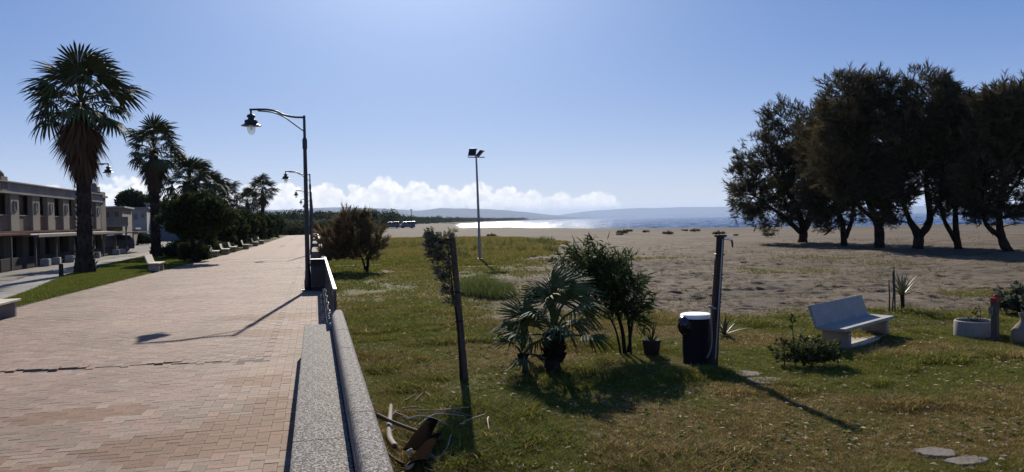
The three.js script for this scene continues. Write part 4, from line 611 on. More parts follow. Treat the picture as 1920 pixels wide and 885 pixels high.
{
  const t = thing('trellis_pot', 'old brown pot with spiky leaves at the foot of the leafy shrub', 'pot', [5.38, G0, -11.85]), r = rng(6), f = [];
  part('pot', lathe([[0.001, 0], [0.12, 0], [0.155, 0.24], [0.165, 0.27], [0.145, 0.27], [0.001, 0.22]], 14), std([0.075, 0.05, 0.04], 0.9, { map: mottle }), t);
  for (let i = 0; i < 16; i++) { const a = r() * 6.28, l = 0.22 + r() * 0.2, e = 0.5 + r() * 0.8, c = Math.cos(a), s = Math.sin(a), q = [c * l * Math.cos(e), 0.22 + l * Math.sin(e), s * l * Math.cos(e)]; f.push([[-s * 0.018, 0.2, c * 0.018], q, [s * 0.018, 0.2, -c * 0.018]]); }
  part('leaves', tris(f), M.dwarfLeaf, t);
}
function spiky(name, label, pos, n, len, w, up, color, seed, stem = 0) {   // agave or yucca: rosette of stiff tapering channelled leaves
  const t = thing(name, label, 'plant', pos), r = rng(seed), mat = std(color, 0.6), vs = [0, 1, 2].map(() => { const L = len, k = 0.05 + r() * 0.1, f = [], S = 4; const P = (i, o) => { const x = i / S; return [L * x, stem + L * (-k * x * x * 2) + (o ? w * 0.35 * (1 - x) : 0), o * w * (x < 0.3 ? 0.8 + x * 0.6 : 1.0 - (x - 0.3) / 0.7)]; }; for (let i = 0; i < S; i++) for (const s of [-1, 1]) f.push([P(i, 0), P(i + 1, 0), P(i, s)], [P(i + 1, 0), P(i + 1, s), P(i, s)]); return place(tris(f), 0, -stem, 0); });
  for (let i = 0; i < n; i++) { const m = shadow(new THREE.Mesh(vs[i % 3], mat)); m.name = 'leaf'; m.position.y = stem + 0.02; m.rotation.set(0, i * 2.39996, up - (i / n) * (up - 0.05) * 0.9 + (r() - 0.5) * 0.2, 'YZX'); m.scale.setScalar(0.7 + r() * 0.5); t.add(m); }
  if (stem) part('stem', tube([[0, -0.05, 0], [0.01, stem * 0.5, 0], [0, stem + 0.05, 0]], [0.05, 0.045, 0.05], 7), M.bark, t);
  return t;
}
spiky('agave', 'small spiky agave behind the shower post', [7.55, G0, -13.3], 16, 0.46, 0.035, 1.45, [0.075, 0.088, 0.035], 431);
const yu = spiky('yucca', 'yucca rosette on a short stem with tall dry stalks, beyond the white bench', [13.15, G0, -15.1], 38, 0.55, 0.034, 1.55, [0.15, 0.15, 0.085], 433, 0.36);
for (const [x, h, l] of [[-0.28, 0.95, 0.03], [-0.2, 1.05, -0.02], [-0.36, 0.75, 0.0]]) part('dry_stalk', tube([[x, -0.05, 0], [x + l, h * 0.5, 0.02], [x + l, h, 0]], [0.02, 0.018, 0.014], 6), M.oldWood, yu);
spiky('sword_plant', 'small spiky yucca at the far edge of the garden', [11.7, G0, -15.6], 12, 0.26, 0.025, 1.4, [0.08, 0.085, 0.04], 437);
{ // leafy clump with flower stems before the white bench
  const t = tree({ name: 'flower_clump', cat: 'plant', seed: 441, pos: [7.15, G0, -10.25], label: 'dark leafy clump with dry flower stems before the white bench', geo: leafGeo, size: 0.10, clump: 0.09, per: 22, wild: 2.4, up: 0.3, wide: 1.0, color: [0.055, 0.068, 0.020], odd: [0.12, 0.11, 0.05], oddShare: 0.2, tips: 75, minY: 0.04, twig: 0.006, limbs: [[[0, -0.03, 0, 0.02], [0.02, 0.1, 0, 0.015], [0, 0.22, 0, 0.01]]], blobs: [[0.1, 0.14, 0, 0.30, 0.15, 0.3], [-0.32, 0.10, 0, 0.22, 0.12, 0.22], [0.36, 0.10, 0, 0.22, 0.12, 0.2], [0.02, 0.26, 0, 0.14, 0.12, 0.14]] });
  t.scale.set(0.9, 0.8, 0.9);
  for (const [x, z, h, b] of [[-0.20, 0.05, 0.95, -0.06], [-0.02, 0.0, 0.58, 0.03], [0.08, 0.1, 0.55, 0.08], [-0.30, -0.1, 0.5, -0.02]]) { const q = part('flower_stem', tube([[x, 0, z], [x + b * 0.4, h * 0.5, z], [x + b, h, z]], [0.012, 0.010, 0.006], 5), M.darkWood, t); const f = [], r = rng(Math.round(h * 100)); for (let i = 0; i < 10; i++) { const y = h * (0.72 + 0.28 * r()), a = r() * 6.28, l = 0.06 + r() * 0.05; f.push([[x + b * y / h, y, z], [x + b * y / h + Math.cos(a) * l, y + 0.05, z + Math.sin(a) * l], [x + b * y / h + Math.cos(a + 0.5) * l * 0.6, y + 0.09, z + Math.sin(a + 0.5) * l * 0.6]]); } part('leaves', tris(f), std([0.08, 0.075, 0.03], 0.8), q); }
}
{ // round white planter ring, post, pot, bush at the right
  const t = thing('round_planter', 'low round white planter ring with sparse stems in dark soil', 'planter', [11.75, G0, -11.65]);
  part('ring', lathe([[0.30, 0.24], [0.31, 0.29], [0.335, 0.30], [0.36, 0.28], [0.365, 0.0], [0.30, 0.0], [0.30, 0.24]], 30), std([0.40, 0.385, 0.36], 0.85, { map: mottle }), t);
  part('soil', cyl(0.30, 0.30, 0.2, 0, 0.12, 0, 24), std([0.05, 0.04, 0.03], 1, { map: mottle }), t);
  const r = rng(88); for (let i = 0; i < 5; i++) { const a = r() * 6.28, q = 0.2 * r(), x = Math.cos(a) * q, z = Math.sin(a) * q, h = 0.14 + r() * 0.26, f = []; const st = part('stem', tube([[x, 0.2, z], [x + 0.02, 0.2 + h * 0.5, z], [x, 0.2 + h, z + 0.02]], [0.008, 0.007, 0.005], 5), M.darkWood, t); for (let k = 0; k < 6; k++) { const b = r() * 6.28, l = 0.06 + r() * 0.06, y = 0.22 + h * r(); f.push([[x, y, z], [x + Math.cos(b) * l, y + 0.05, z + Math.sin(b) * l], [x + Math.cos(b + 0.7) * l * 0.7, y + 0.01, z + Math.sin(b + 0.7) * l * 0.7]]); } part('leaves', tris(f), std([0.06, 0.065, 0.035], 0.8), st); }
  const p = thing('garden_post', 'squared grey wooden post with a red top beside the round planter', 'post', [11.55, G0, -11.05], 0.3);
  part('shaft', rbx(0.10, 0.74, 0.10, 0.008, 0, 0.33, 0), M.oldWood, p, 1.5);
  part('red_cap', [rbx(0.115, 0.09, 0.115, 0.02, 0.0, 0.735, 0), place(new THREE.IcosahedronGeometry(0.05, 1), 0.04, 0.79, 0.0)], std([0.20, 0.035, 0.03], 0.8), p);
  part('hanging_leaves', tris([[[-0.05, 0.7, 0.03], [-0.2, 0.62, 0.05], [-0.24, 0.44, 0.06]], [[-0.05, 0.68, 0], [-0.16, 0.6, -0.03], [-0.15, 0.42, -0.02]], [[-0.04, 0.72, 0.02], [-0.13, 0.68, 0.06], [-0.10, 0.5, 0.08]]]), std([0.10, 0.11, 0.09], 0.7), p);
  const w = thing('pale_pot', 'chipped pale stone pot with a dark opening beside the wooden post', 'pot', [11.72, G0, -10.62], 0.4);
  part('body', lathe([[0.001, 0.02], [0.16, 0.0], [0.21, 0.10], [0.20, 0.24], [0.13, 0.34], [0.075, 0.40], [0.06, 0.46], [0.09, 0.55], [0.075, 0.55], [0.04, 0.46], [0.001, 0.44]], 18), std([0.32, 0.275, 0.215], 0.9, { map: stained }), w);
  part('opening', place(new THREE.SphereGeometry(0.10, 12, 8), -0.115, 0.14, 0.12, 0, 0, 0).scale(1, 1, 1), std([0.06, 0.035, 0.025], 1), w);
  part('leaf', tris([[[0, 0.5, 0], [0.14, 0.60, 0.05], [-0.05, 0.62, 0.1]], [[0, 0.52, 0], [-0.14, 0.6, 0], [0.02, 0.64, -0.06]]]), std([0.14, 0.16, 0.11], 0.8), w);
  tree({ name: 'succulent_bush', cat: 'bush', seed: 451, pos: [15.2, G0, -13.7], label: 'rounded bush of grey-green leaves at the edge of the sand', geo: leafGeo, size: 0.15, clump: 0.11, per: 16, wild: 2.2, up: 0.2, wide: 1.4, color: [0.08, 0.092, 0.058], odd: [0.13, 0.125, 0.08], oddShare: 0.3, tips: 90, minY: 0.05, twig: 0.008, limbs: [[[0, -0.03, 0, 0.03], [0.02, 0.2, 0, 0.02], [0, 0.4, 0, 0.012]]], blobs: [[-0.2, 0.3, 0, 0.45, 0.25, 0.4], [0.4, 0.38, 0, 0.5, 0.3, 0.4], [0, 0.16, 0, 0.6, 0.15, 0.4]] });
}

// ---------------------------------------------------------------- beach shower with bin, floodlight mast
{
  const t = thing('beach_shower', 'weathered wooden shower post with a short steel shower arm', 'shower', [5.80, G0, -10.57]);
  part('post', [tube([[0, -0.1, 0], [0.05, 0.7, 0], [0.10, 1.3, 0], [0.152, 1.99, 0]], [0.070, 0.064, 0.060, 0.060], 12)], M.darkWood, t);
  part('cap', rbx(0.14, 0.035, 0.14, 0.01, 0.155, 2.0, 0), M.darkWood, t);
  part('riser', [tube([[0.0, 0.15, 0.075], [0.06, 0.9, 0.078], [0.145, 1.93, 0.078], [0.17, 1.965, 0.03]], 0.012, 6)], M.galv, t);
  const arm = part('shower_arm', tube([[0.155, 1.965, 0], [0.26, 1.955, 0], [0.335, 1.935, 0]], 0.018, 8), M.chrome, t);
  part('shower_head', [tube([[0.335, 1.94, 0], [0.35, 1.90, 0], [0.355, 1.82, 0]], [0.014, 0.016, 0.012], 8)], M.iron, arm);
  for (const y of [0.62, 1.0, 1.12, 1.42, 1.72]) part('clamp', place(new THREE.TorusGeometry(0.068, 0.012, 6, 16), 0.152 * y / 1.99, y, 0, Math.PI / 2), M.iron, t);
  part('side_pole', tube([[-0.055, 0.4, 0.02], [0.03, 1.2, 0.02], [0.065, 1.64, 0.02]], [0.028, 0.028, 0.026], 8), std([0.075, 0.045, 0.036], 0.8), t);
  part('tap', [cyl(0.018, 0.018, 0.10, -0.02, 0.92, 0.06, 8, 0, 0, 1.3), rbx(0.06, 0.025, 0.025, 0.006, -0.06, 0.945, 0.06)], M.galv, t);
  part('hose', tube(curve([[-0.06, 0.93, 0.08], [-0.09, 0.7, 0.13], [-0.11, 0.45, 0.18], [-0.16, 0.28, 0.2], [-0.21, 0.20, 0.2]], 14), 0.012, 6), std([0.13, 0.12, 0.10], 0.7), t);
  const b = thing('waste_drum', 'black waste drum with a white lid standing behind the shower post', 'bin', [5.74, G0, -10.98]);
  part('drum', lathe([[0.001, 0.0], [0.20, 0.0], [0.215, 0.02], [0.205, 0.05], [0.215, 0.24], [0.222, 0.26], [0.215, 0.28], [0.215, 0.5], [0.222, 0.52], [0.215, 0.54], [0.218, 0.72], [0.21, 0.73], [0.001, 0.73]], 28), M.blackPlastic, b);
  part('lid', lathe([[0.238, 0.72], [0.245, 0.735], [0.24, 0.77], [0.215, 0.785], [0.20, 0.775], [0.16, 0.79], [0.06, 0.80], [0.001, 0.80]], 28), M.white, b);
  const r = rng(12), bag = new THREE.IcosahedronGeometry(0.13, 3), p = bag.attributes.position; for (let i = 0; i < p.count; i++) { const k = 0.8 + 0.45 * fbm(p.getX(i) * 14 + 5, p.getY(i) * 14 + p.getZ(i) * 9, 3); p.setXYZ(i, p.getX(i) * k * 0.8, p.getY(i) * k * 1.1, p.getZ(i) * k); } bag.computeVertexNormals(); part('bin_bag', place(bag, -0.21, 0.62, 0.04), std([0.012, 0.012, 0.014], 0.28), b);
  const h = part('handle', tube(curve([[-0.2, 0.74, 0.05], [-0.29, 0.69, 0.06], [-0.31, 0.60, 0.06], [-0.26, 0.54, 0.06]], 10), 0.014, 6), M.blackPlastic, b);
  const m = thing('floodlight_mast', 'tall thin mast with two floodlights standing on the grass edge', 'mast', [9.2, G0, -43.65]);
  part('pole', tube([[0, -0.1, 0], [-0.05, 3, 0], [-0.11, 5.92, 0]], [0.085, 0.07, 0.05], 12), M.galv, m);
  part('base', cyl(0.15, 0.15, 0.12, 0, 0.05, 0, 14), M.galv, m);
  part('crossbar', bx(0.95, 0.05, 0.05, -0.09, 5.93, 0), M.iron, m);
  const lampGeo = () => [rbx(0.42, 0.42, 0.14, 0.02, 0, 0, 0), rbx(0.44, 0.05, 0.10, 0.01, 0, 0.22, 0.06)];
  const f1 = part('floodlight', lampGeo(), M.iron, m); f1.position.set(-0.33, 6.22, 0); f1.rotation.set(0.35, 2.6, 0.05, 'YXZ'); part('glass', rbx(0.36, 0.36, 0.01, 0.004, 0, 0, 0.075), M.glassDark, f1); part('bracket', [bx(0.02, 0.34, 0.05, -0.22, -0.14, 0), bx(0.02, 0.34, 0.05, 0.22, -0.14, 0)], M.iron, f1);
  const f2 = part('floodlight', lampGeo(), M.iron, m); f2.position.set(0.10, 6.16, 0); f2.rotation.set(0.75, 1.15, 0.1, 'YXZ'); part('glass', rbx(0.36, 0.36, 0.01, 0.004, 0, 0, 0.075), M.glassDark, f2); part('bracket', [bx(0.02, 0.34, 0.05, -0.22, -0.14, 0), bx(0.02, 0.34, 0.05, 0.22, -0.14, 0)], M.iron, f2);
}

// ---------------------------------------------------------------- flat stones, path, heap of cut palm branches
function stone(label, x, z, rx, rz, seed) { const r = rng(seed), s = new THREE.Shape(), n = 11; for (let i = 0; i < n; i++) { const a = i / n * 6.283, q = 0.82 + r() * 0.32, px = Math.cos(a) * rx * q, pz = Math.sin(a) * rz * q; i ? s.lineTo(px, pz) : s.moveTo(px, pz); } s.closePath(); const g = place(new THREE.ExtrudeGeometry(s, { depth: 0.07, bevelEnabled: true, bevelSize: 0.015, bevelThickness: 0.012, bevelSegments: 2 }), 0, 0, 0, -Math.PI / 2); const m = part('flat_stone', g, std([0.26, 0.235, 0.215], 0.9, { map: stained, bumpMap: rippleTex, bumpScale: 0.01 }), scene, 1.2); m.position.set(x, G0 - 0.05, z); tag(m, label, 'stone', 'flat stones in the grass'); return m; }
stone('smaller flat stone slab in the drum\'s shadow, next to the bigger slab', 5.95, -9.95, 0.22, 0.2, 1);
stone('bigger flat stone slab in the grass in front of the shower', 5.98, -9.42, 0.26, 0.22, 2);
stone('pale flat stone slab sunk in the dry grass, apart from the shower', 5.67, -6.08, 0.17, 0.15, 3);
stone('broken pale slab piece touching the sunken stone, apart from the shower', 5.72, -5.80, 0.21, 0.10, 4);
for (let i = 0; i < 3; i++) { const m = part('path_slab', rbx(0.95, 0.10, 1.0, 0.012, 0, 0, 0), std([0.40, 0.375, 0.34], 0.9, { map: stained }), scene, 1); m.position.set(0.95 + i * 0.98, -0.185 + (i % 2) * 0.006, -41.4); tag(m, 'pale concrete slab of the short path behind the small rusty tamarisk', 'slab', 'slabs of the garden path'); }
{
  const pale = std([0.55, 0.49, 0.40], 0.8, { map: grainTex }), brown = std([0.032, 0.022, 0.016], 0.95, { specularIntensity: 0, map: grainTex, bumpMap: grainTex, bumpScale: 0.01 }), tan = std([0.20, 0.125, 0.07], 0.9, { map: grainTex });
  const HG = 'heap of cut palm branches by the wall';
  const piece = (name, pts, rad, mat, label, n = 8) => { const p = pts.map((q) => [q[0], q[1], q[2]]), m = part(name, tube(curve(p, p.length * 4), rad, n), mat, scene); return tag(m, label, 'branch', HG); };
  piece('branch', [[0.825, -0.06, -9.15], [0.767, -0.10, -8.69], [0.72, -0.12, -8.28], [0.703, -0.13, -7.95], [0.72, -0.12, -7.68]], [0.022, 0.024, 0.024, 0.026, 0.026, 0.028, 0.032], pale, 'thick pale peeled branch curving along the wall in the heap');
  piece('branch', [[0.62, -0.03, -8.62], [0.785, -0.06, -8.343], [1.022, -0.09, -7.964], [1.19, -0.12, -7.727]], [0.024, 0.028, 0.026, 0.024, 0.02], std([0.27, 0.21, 0.16], 0.85, { map: grainTex }), 'straight half-peeled branch lying across the pale one');
  piece('branch', [[0.98, -0.13, -7.30], [1.07, -0.14, -7.25], [1.186, -0.12, -7.405], [1.28, -0.05, -7.66]], [0.045, 0.04, 0.03, 0.026, 0.02, 0.014, 0.006], pale, 'short pale curved branch end like a horn beside the brown sheaths');
  const sheath = (label, a, b, w, h, mat, roll) => {                      // palm leaf base: curved tapering trough
    const A = V(...a), B = V(...b), d = B.clone().sub(A), L = d.length(), f = [], S = 8, K = 6, th = 0.016; const P = (i, k, o) => { const x = i / S, ww = w * (1 - 0.45 * x), q = (k / K - 0.5) * 2.3; return [x * L, h * Math.sin(x * 2.6) * 0.6 + (ww * 0.55 - o) * Math.cos(q), (ww - o) * Math.sin(q) / Math.sin(1.15)]; };
    for (let i = 0; i < S; i++) for (let k = 0; k < K; k++) for (const o of [0, th]) f.push([P(i, k, o), P(i + 1, k, o), P(i + 1, k + 1, o)], [P(i, k, o), P(i + 1, k + 1, o), P(i, k + 1, o)]);
    for (let k = 0; k < K; k++) for (const i of [0, S]) f.push([P(i, k, 0), P(i, k + 1, 0), P(i, k, th)], [P(i, k + 1, 0), P(i, k + 1, th), P(i, k, th)]);
    for (let i = 0; i < S; i++) for (const k of [0, K]) f.push([P(i, k, 0), P(i + 1, k, 0), P(i, k, th)], [P(i + 1, k, 0), P(i + 1, k, th), P(i, k, th)]);
    const m = part('palm_sheath', tris(f), mat, scene, 3); m.position.copy(A); m.quaternion.setFromUnitVectors(V(1, 0, 0), d.normalize()).multiply(new THREE.Quaternion().setFromAxisAngle(V(1, 0, 0), roll)); return tag(m, label, 'palm sheath', HG);
  };
  sheath('dark brown palm sheath on top of the heap', [0.86, -0.12, -7.36], [1.15, 0.0, -8.0], 0.105, 0.06, brown, 0.3);
  sheath('dark brown palm sheath lying under the topmost one', [0.86, -0.15, -7.05], [1.15, -0.08, -7.68], 0.12, 0.05, brown, -0.3);
  const s3 = sheath('tan palm sheath curling from the pale branch towards the cut ends', [0.675, -0.16, -7.80], [0.79, -0.14, -7.17], 0.09, 0.05, tan, 2.4);
  for (const [x, y, z, q, l] of [[0.815, -0.06, -7.24, 0.034, 'pale cut end of palm wood on the dark sheath'], [0.80, -0.14, -7.10, 0.042, 'pale cut end of palm wood at the tip of the tan sheath']]) { const g = new THREE.IcosahedronGeometry(q, 2), p = g.attributes.position; for (let i = 0; i < p.count; i++) { const k = 0.85 + 0.4 * fbm(p.getX(i) * 30 + x * 9, p.getY(i) * 30 + p.getZ(i) * 20, 2); p.setXYZ(i, p.getX(i) * k * 1.15, p.getY(i) * k * 0.4, p.getZ(i) * k * 0.7); } g.computeVertexNormals(); const m = part('cut_wood', g, std([0.36, 0.30, 0.22], 0.85), scene); m.position.set(x, y, z); m.rotation.set(0.5, 0.8, 0.3); tag(m, l, 'wood piece', HG); }
  const T = [[[0.889, -8.682], [1.12, -8.703], [1.337, -8.534], [1.427, -8.363], [1.622, -8.44], [1.837, -8.589]], [[0.958, -9.14], [1.125, -9.219], [1.263, -9.283]], [[0.912, -8.723], [1.111, -8.633], [1.196, -8.393], [1.246, -8.046]], [[0.975, -9.187], [1.18, -9.146], [1.418, -9.039], [1.72, -8.938]], [[1.062, -9.788], [1.238, -10.106]], [[1.179, -9.749], [1.326, -9.979], [1.373, -9.683]], [[1.871, -8.577], [1.8, -8.3], [1.755, -8.031]], [[0.808, -8.883], [0.888, -9.063], [0.965, -9.09]], [[1.256, -8.406], [1.389, -8.316]], [[1.487, -8.298], [1.659, -8.476], [1.882, -8.599]], [[0.746, -8.346], [0.813, -8.508], [0.868, -8.584]], [[1.0, -8.95], [1.2, -8.9], [1.5, -8.78], [1.7, -8.7]], [[1.05, -8.5], [1.3, -8.75], [1.6, -8.65]], [[1.1, -9.05], [1.4, -8.9], [1.65, -9.1]], [[0.85, -8.95], [1.0, -8.75], [1.05, -8.45]]];
  const r = rng(70); T.forEach((p, i) => { const q = p.map(([x, z], k) => [x, -0.155 + 0.035 * Math.sin(k * 1.7 + i) + 0.02, z]); const c = curve(q, q.length * 4); const m = part('twig', tube(c, c.map((_, k) => 0.011 * (1 - 0.6 * k / c.length)), 5), i % 3 ? std([0.24, 0.18, 0.12], 0.9) : std([0.46, 0.38, 0.28], 0.9), scene); tag(m, 'thin dry twig in the heap of cut palm branches', 'twig', 'twigs in the heap'); });
}

// ---------------------------------------------------------------- grass, weeds, litter of dry leaves
const bladeTuft = (seed, n, h, w, lean) => { const r = rng(seed), f = []; for (let i = 0; i < n; i++) { const a = r() * 6.28, x = (r() - 0.5) * 0.10, z = (r() - 0.5) * 0.10, l = h * (0.5 + r() * 0.8), b = lean * (0.3 + r()) * l, c = Math.cos(a), s = Math.sin(a), m = [x + c * b * 0.35, l * 0.6, z + s * b * 0.35]; f.push([[x - s * w, 0, z + c * w], [m[0] + s * w * 0.8, m[1], m[2] - c * w * 0.8], [x + s * w, 0, z - c * w]], [[x - s * w, 0, z + c * w], [m[0] - s * w * 0.8, m[1], m[2] + c * w * 0.8], [m[0] + s * w * 0.8, m[1], m[2] - c * w * 0.8]], [[m[0] - s * w * 0.8, m[1], m[2] + c * w * 0.8], [x + c * b, l, z + s * b], [m[0] + s * w * 0.8, m[1], m[2] - c * w * 0.8]]); } return tris(f); };
const grassMat = new THREE.MeshPhysicalMaterial({ color: 0xffffff, roughness: 1, specularIntensity: 0.15, transmission: 0.4, thickness: 0, side: THREE.DoubleSide });
function grassField(name, label, n, seed, geo, pick, colorAt) { const r = rng(seed), ms = [], cs = []; let guard = 0; while (ms.length < n && guard++ < n * 12) { const q = pick(r); if (!q) continue; const [x, y, z, s] = q; ms.push(trs(x, y, z, (r() - 0.5) * 0.3, r() * 6.28, (r() - 0.5) * 0.3, s, s * (0.7 + r() * 0.6), s)); cs.push(colorAt(r, x, z)); } const m = instances(name, geo, grassMat, scene, ms, cs); m.userData.label = label; m.userData.kind = 'stuff'; m.userData.category = 'grass'; return m; }
const tint = (r, x, z) => { const d = dryness(x, z), k = 0.7 + r() * 0.65; const c = r() < 0.15 + 0.62 * d ? (r() < 0.28 ? [0.40, 0.30, 0.13] : [0.195, 0.132, 0.042]) : (r() < 0.3 ? [0.17, 0.175, 0.022] : [0.108, 0.128, 0.014]); return [c[0] * k, c[1] * k, c[2] * k]; };
grassField('garden_grass', 'short patchy garden grass, green mixed with straw', 190000, 501, bladeTuft(1, 7, 0.050, 0.0035, 1.3), (r) => { const d = 4.5 + Math.pow(r(), 1.25) * 18, x = 0.47 + r() * (0.95 * d + 3.5), g = grassiness(x, -d); return r() < g * (0.35 + 0.65 * fbm(x * 1.7, d * 1.7, 3) * 1.6) ? [x, groundH(x, -d, g) - 0.006, -d, (0.55 + d * 0.02 + 0.5 * r()) * (0.6 + 1.0 * sstep(0.45, 0.75, fbm(x * 0.9 + 60, d * 0.9, 3)))] : null; }, tint);
grassField('meadow_grass', 'longer yellow-green meadow grass beside the far seat walls', 125000, 502, bladeTuft(2, 8, 0.085, 0.007, 1.0), (r) => { const d = 15 + Math.pow(r(), 1.55) * 88, x = 0.47 + r() * 26, g = grassiness(x, -d); const n = fbm(x * 0.8 + 20, d * 0.5, 3); return r() < g * sstep(0.24, 0.52, n) ? [x, groundH(x, -d, g) - 0.01, -d, (0.45 + 0.55 * sstep(32, 48, d)) * (0.75 + d * 0.013 + r() * 0.6)] : null; }, (r, x, z) => { const k = 0.65 + r() * 0.6, t = sstep(40, 60, -z); const c = r() < 0.25 + 0.35 * dryness(x, z) ? [0.24, 0.19, 0.06] : mix3([0.10, 0.125, 0.018], [0.165, 0.155, 0.034], t); return [c[0] * k, c[1] * k, c[2] * k]; });
grassField('lawn_grass', 'close mown grass blades of the promenade lawn', 60000, 503, bladeTuft(3, 7, 0.05, 0.006, 0.9), (r) => { const d = 16 + Math.pow(r(), 1.3) * 55, a = lut(PROML, d) + 0.05, b = lut(LAWNL, d) - 0.05, x = -mix(a, b, r()); return [x, 0.005, -d, 0.8 + d * 0.012 + r() * 0.4]; }, (r) => { const k = 0.7 + r() * 0.6; return r() < 0.1 ? [0.18 * k, 0.165 * k, 0.04 * k] : [0.115 * k, 0.135 * k, 0.018 * k]; });
grassField('tall_grass', 'tall green grass clump growing behind the leaning stake', 900, 504, bladeTuft(4, 9, 0.42, 0.006, 0.55), (r) => { const a = r() * 6.28, q = Math.sqrt(r()), x = 5.1 + Math.cos(a) * q * 0.85, z = -23.6 + Math.sin(a) * q * 2.2; return [x, G0 - 0.03, z, (1.25 - q * 0.55) * (0.7 + r() * 0.5)]; }, (r) => { const k = 0.7 + r() * 0.6; return [0.085 * k, 0.105 * k, 0.03 * k]; });
grassField('weeds', 'upright yellowish weeds scattered over the far meadow', 1400, 505, bladeTuft(6, 8, 0.40, 0.016, 0.4), (r) => { const d = 45 + r() * 32, x = 1 + r() * (d * 0.3), n = fbm(x * 0.35, d * 0.25, 3); return n > 0.52 ? [x, G0 - 0.03, -d, 0.5 + r() * 0.9] : null; }, (r) => { const k = 0.7 + r() * 0.6; return r() < 0.5 ? [0.14 * k, 0.135 * k, 0.045 * k] : [0.08 * k, 0.095 * k, 0.03 * k]; });
grassField('sand_tufts', 'thin dry tufts scattered over the trodden sand', 5000, 506, bladeTuft(7, 6, 0.06, 0.005, 1.4), (r) => { const d = 13 + Math.pow(r(), 1.5) * 45, x = 4 + r() * (d * 0.95), n = fbm(x * 0.5 + 4, d * 0.5, 4); return n > 0.55 ? [x, groundH(x, -d) - 0.01, -d, 0.7 + d * 0.012 + r() * 0.5] : null; }, (r) => { const k = 0.6 + r() * 0.7; return [0.15 * k, 0.12 * k, 0.06 * k]; });
grassField('leaf_litter', 'pale dry leaf flakes strewn over the garden grass', 4200, 507, tris([[[-0.03, 0.005, 0], [0.0, 0.015, 0.012], [0.03, 0.004, 0]], [[-0.03, 0.005, 0], [0.03, 0.004, 0], [0.0, 0.012, -0.012]]]), (r) => { const d = 5 + Math.pow(r(), 1.3) * 14, x = 0.5 + r() * (0.95 * d + 3), g = grassiness(x, -d); return [x, groundH(x, -d, g) + 0.03 * r() + 0.008, -d, 0.5 + r() * 0.9]; }, (r) => { const k = 0.5 + r() * 0.8; return [0.42 * k, 0.35 * k, 0.24 * k]; });

// ---------------------------------------------------------------- shrubs on the beach, parked vans and far poles
const beachShrubs = [[43.3, -105.3], [48.9, -115.6], [48.7, -108.6], [44.4, -92.5], [59.9, -118.8], [48.4, -86.1], [45.7, -77.7], [24.4, -108], [45.5, -71.1], [53, -101], [56, -110], [40, -98]];
let bs0; beachShrubs.forEach(([x, z], i) => { const p = [x, groundH(x, z), z]; if (!i) bs0 = tree({ ...DENSE, name: 'beach_shrub', cat: 'shrub', seed: 601, pos: p, label: 'low dark shrub growing on the open shingle before the sea', group: 'shrubs on the shingle', size: 0.16, clump: 0.18, per: 16, tips: 40, minY: 0.03, color: [0.085, 0.07, 0.04], limbs: [[[0, -0.05, 0, 0.03], [0.02, 0.15, 0, 0.02], [0, 0.3, 0, 0.01]]], blobs: [[0, 0.2, 0, 0.75, 0.28, 0.6], [0.6, 0.14, 0.2, 0.4, 0.18, 0.4]] }); else { const c = dup(bs0, p, i * 1.7); c.scale.setScalar(0.35 + hash2(i, 9) * 0.5); } });
function van(label, pos, turn, paintC) {
  const t = thing('camper_van', label, 'van', pos, turn, 'vans parked at the beach end'), paint = std(paintC, 0.4), s = new THREE.Shape(); [[-2.6, 0.35], [-2.65, 1.0], [-2.2, 1.3], [-1.6, 2.2], [2.5, 2.35], [2.6, 0.35]].forEach((p, i) => i ? s.lineTo(...p) : s.moveTo(...p));
  part('body', place(new THREE.ExtrudeGeometry(s, { depth: 1.7, bevelEnabled: true, bevelSize: 0.06, bevelThickness: 0.1, bevelSegments: 2 }), 0, 0, -0.85), paint, t);
  for (const k of [-1, 1]) { for (const x of [-1.0, 0.4, 1.7]) part('window', bx(1.0, 0.6, 0.03, x, 1.65, k * 0.965), M.glassDark, t); for (const x of [-1.7, 1.6]) part('wheel', cyl(0.36, 0.36, 0.22, x, 0.36, k * 0.86, 14, Math.PI / 2), M.blackPlastic, t); }
  part('windscreen', bx(1.02, 0.03, 1.5, -1.97, 1.76, 0, 0, 0, 0.985), M.glassDark, t); return t;
}
van('pale camper van parked beside the pole at the beach end', [31.5, -0.15, -272], 0.2, [0.12, 0.115, 0.13]);
van('dark van parked behind the pale camper van', [27.2, -0.15, -281], -0.1, [0.10, 0.10, 0.13]);
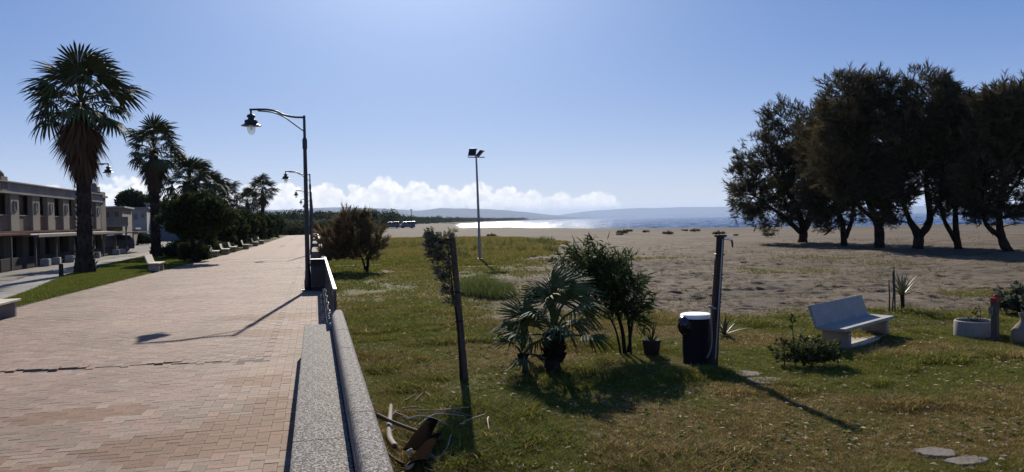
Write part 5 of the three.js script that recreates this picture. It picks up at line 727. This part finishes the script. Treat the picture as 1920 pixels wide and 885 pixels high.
{ const p = thing('far_lamp_pole', 'slender lamp pole rising beside the parked vans', 'pole', [33.0, -0.2, -272]); part('shaft', tube([[0, 0, 0], [0, 4, 0], [0, 6.4, 0]], [0.16, 0.13, 0.09], 8), M.iron, p); part('lamp_head', rbx(0.8, 0.28, 0.4, 0.05, 0, 6.45, 0), M.iron, p);
  const q = thing('far_mast', 'pale lattice mast standing above the scrub behind the small tamarisk', 'mast', [18.5, -0.2, -262]); for (const [x, z] of [[-0.3, -0.3], [0.3, -0.3], [-0.3, 0.3], [0.3, 0.3]]) part('leg', tube([[x, 0, z], [x * 0.3, 5.4, z * 0.3]], 0.05, 5), M.galv, q); const br = []; for (let i = 0; i < 6; i++) br.push(tube([[-0.28 + i * 0.035, i * 0.9, -0.28], [0.26 - i * 0.035, i * 0.9 + 0.9, -0.24]], 0.03, 4)); part('bracing', br, M.galv, q); }

const weedGeo = (() => { const r = rng(91), f = []; for (let i = 0; i < 9; i++) { const a = i * 2.4, l = 0.06 + r() * 0.05, e = 0.25 + r() * 0.7, c = Math.cos(a), s = Math.sin(a), w = l * 0.22, m = [c * l * 0.55 * Math.cos(e), l * 0.6 * Math.sin(e) + 0.012, s * l * 0.55 * Math.cos(e)], t = [c * l, l * Math.sin(e) * 0.7, s * l]; f.push([[0, 0, 0], [m[0] - s * w, m[1], m[2] + c * w], [m[0] + s * w, m[1], m[2] - c * w]], [[m[0] - s * w, m[1], m[2] + c * w], t, [m[0] + s * w, m[1], m[2] - c * w]]); } return tris(f); })();
grassField('broadleaf_weeds', 'broad-leaved green weeds growing among the garden grass', 1100, 508, weedGeo, (r) => { const d = 5 + Math.pow(r(), 1.2) * 14, x = 0.5 + r() * (0.95 * d + 3), n = fbm(x * 0.7 + 33, d * 0.7, 4), g = grassiness(x, -d); return n > 0.46 + 0.2 * r() && g > 0.5 ? [x, groundH(x, -d, g) - 0.004, -d, 0.3 + r() * 0.5] : null; }, (r) => { const k = 0.7 + r() * 0.6; return [0.10 * k, 0.12 * k, 0.02 * k]; });

renderer.render(scene, camera);
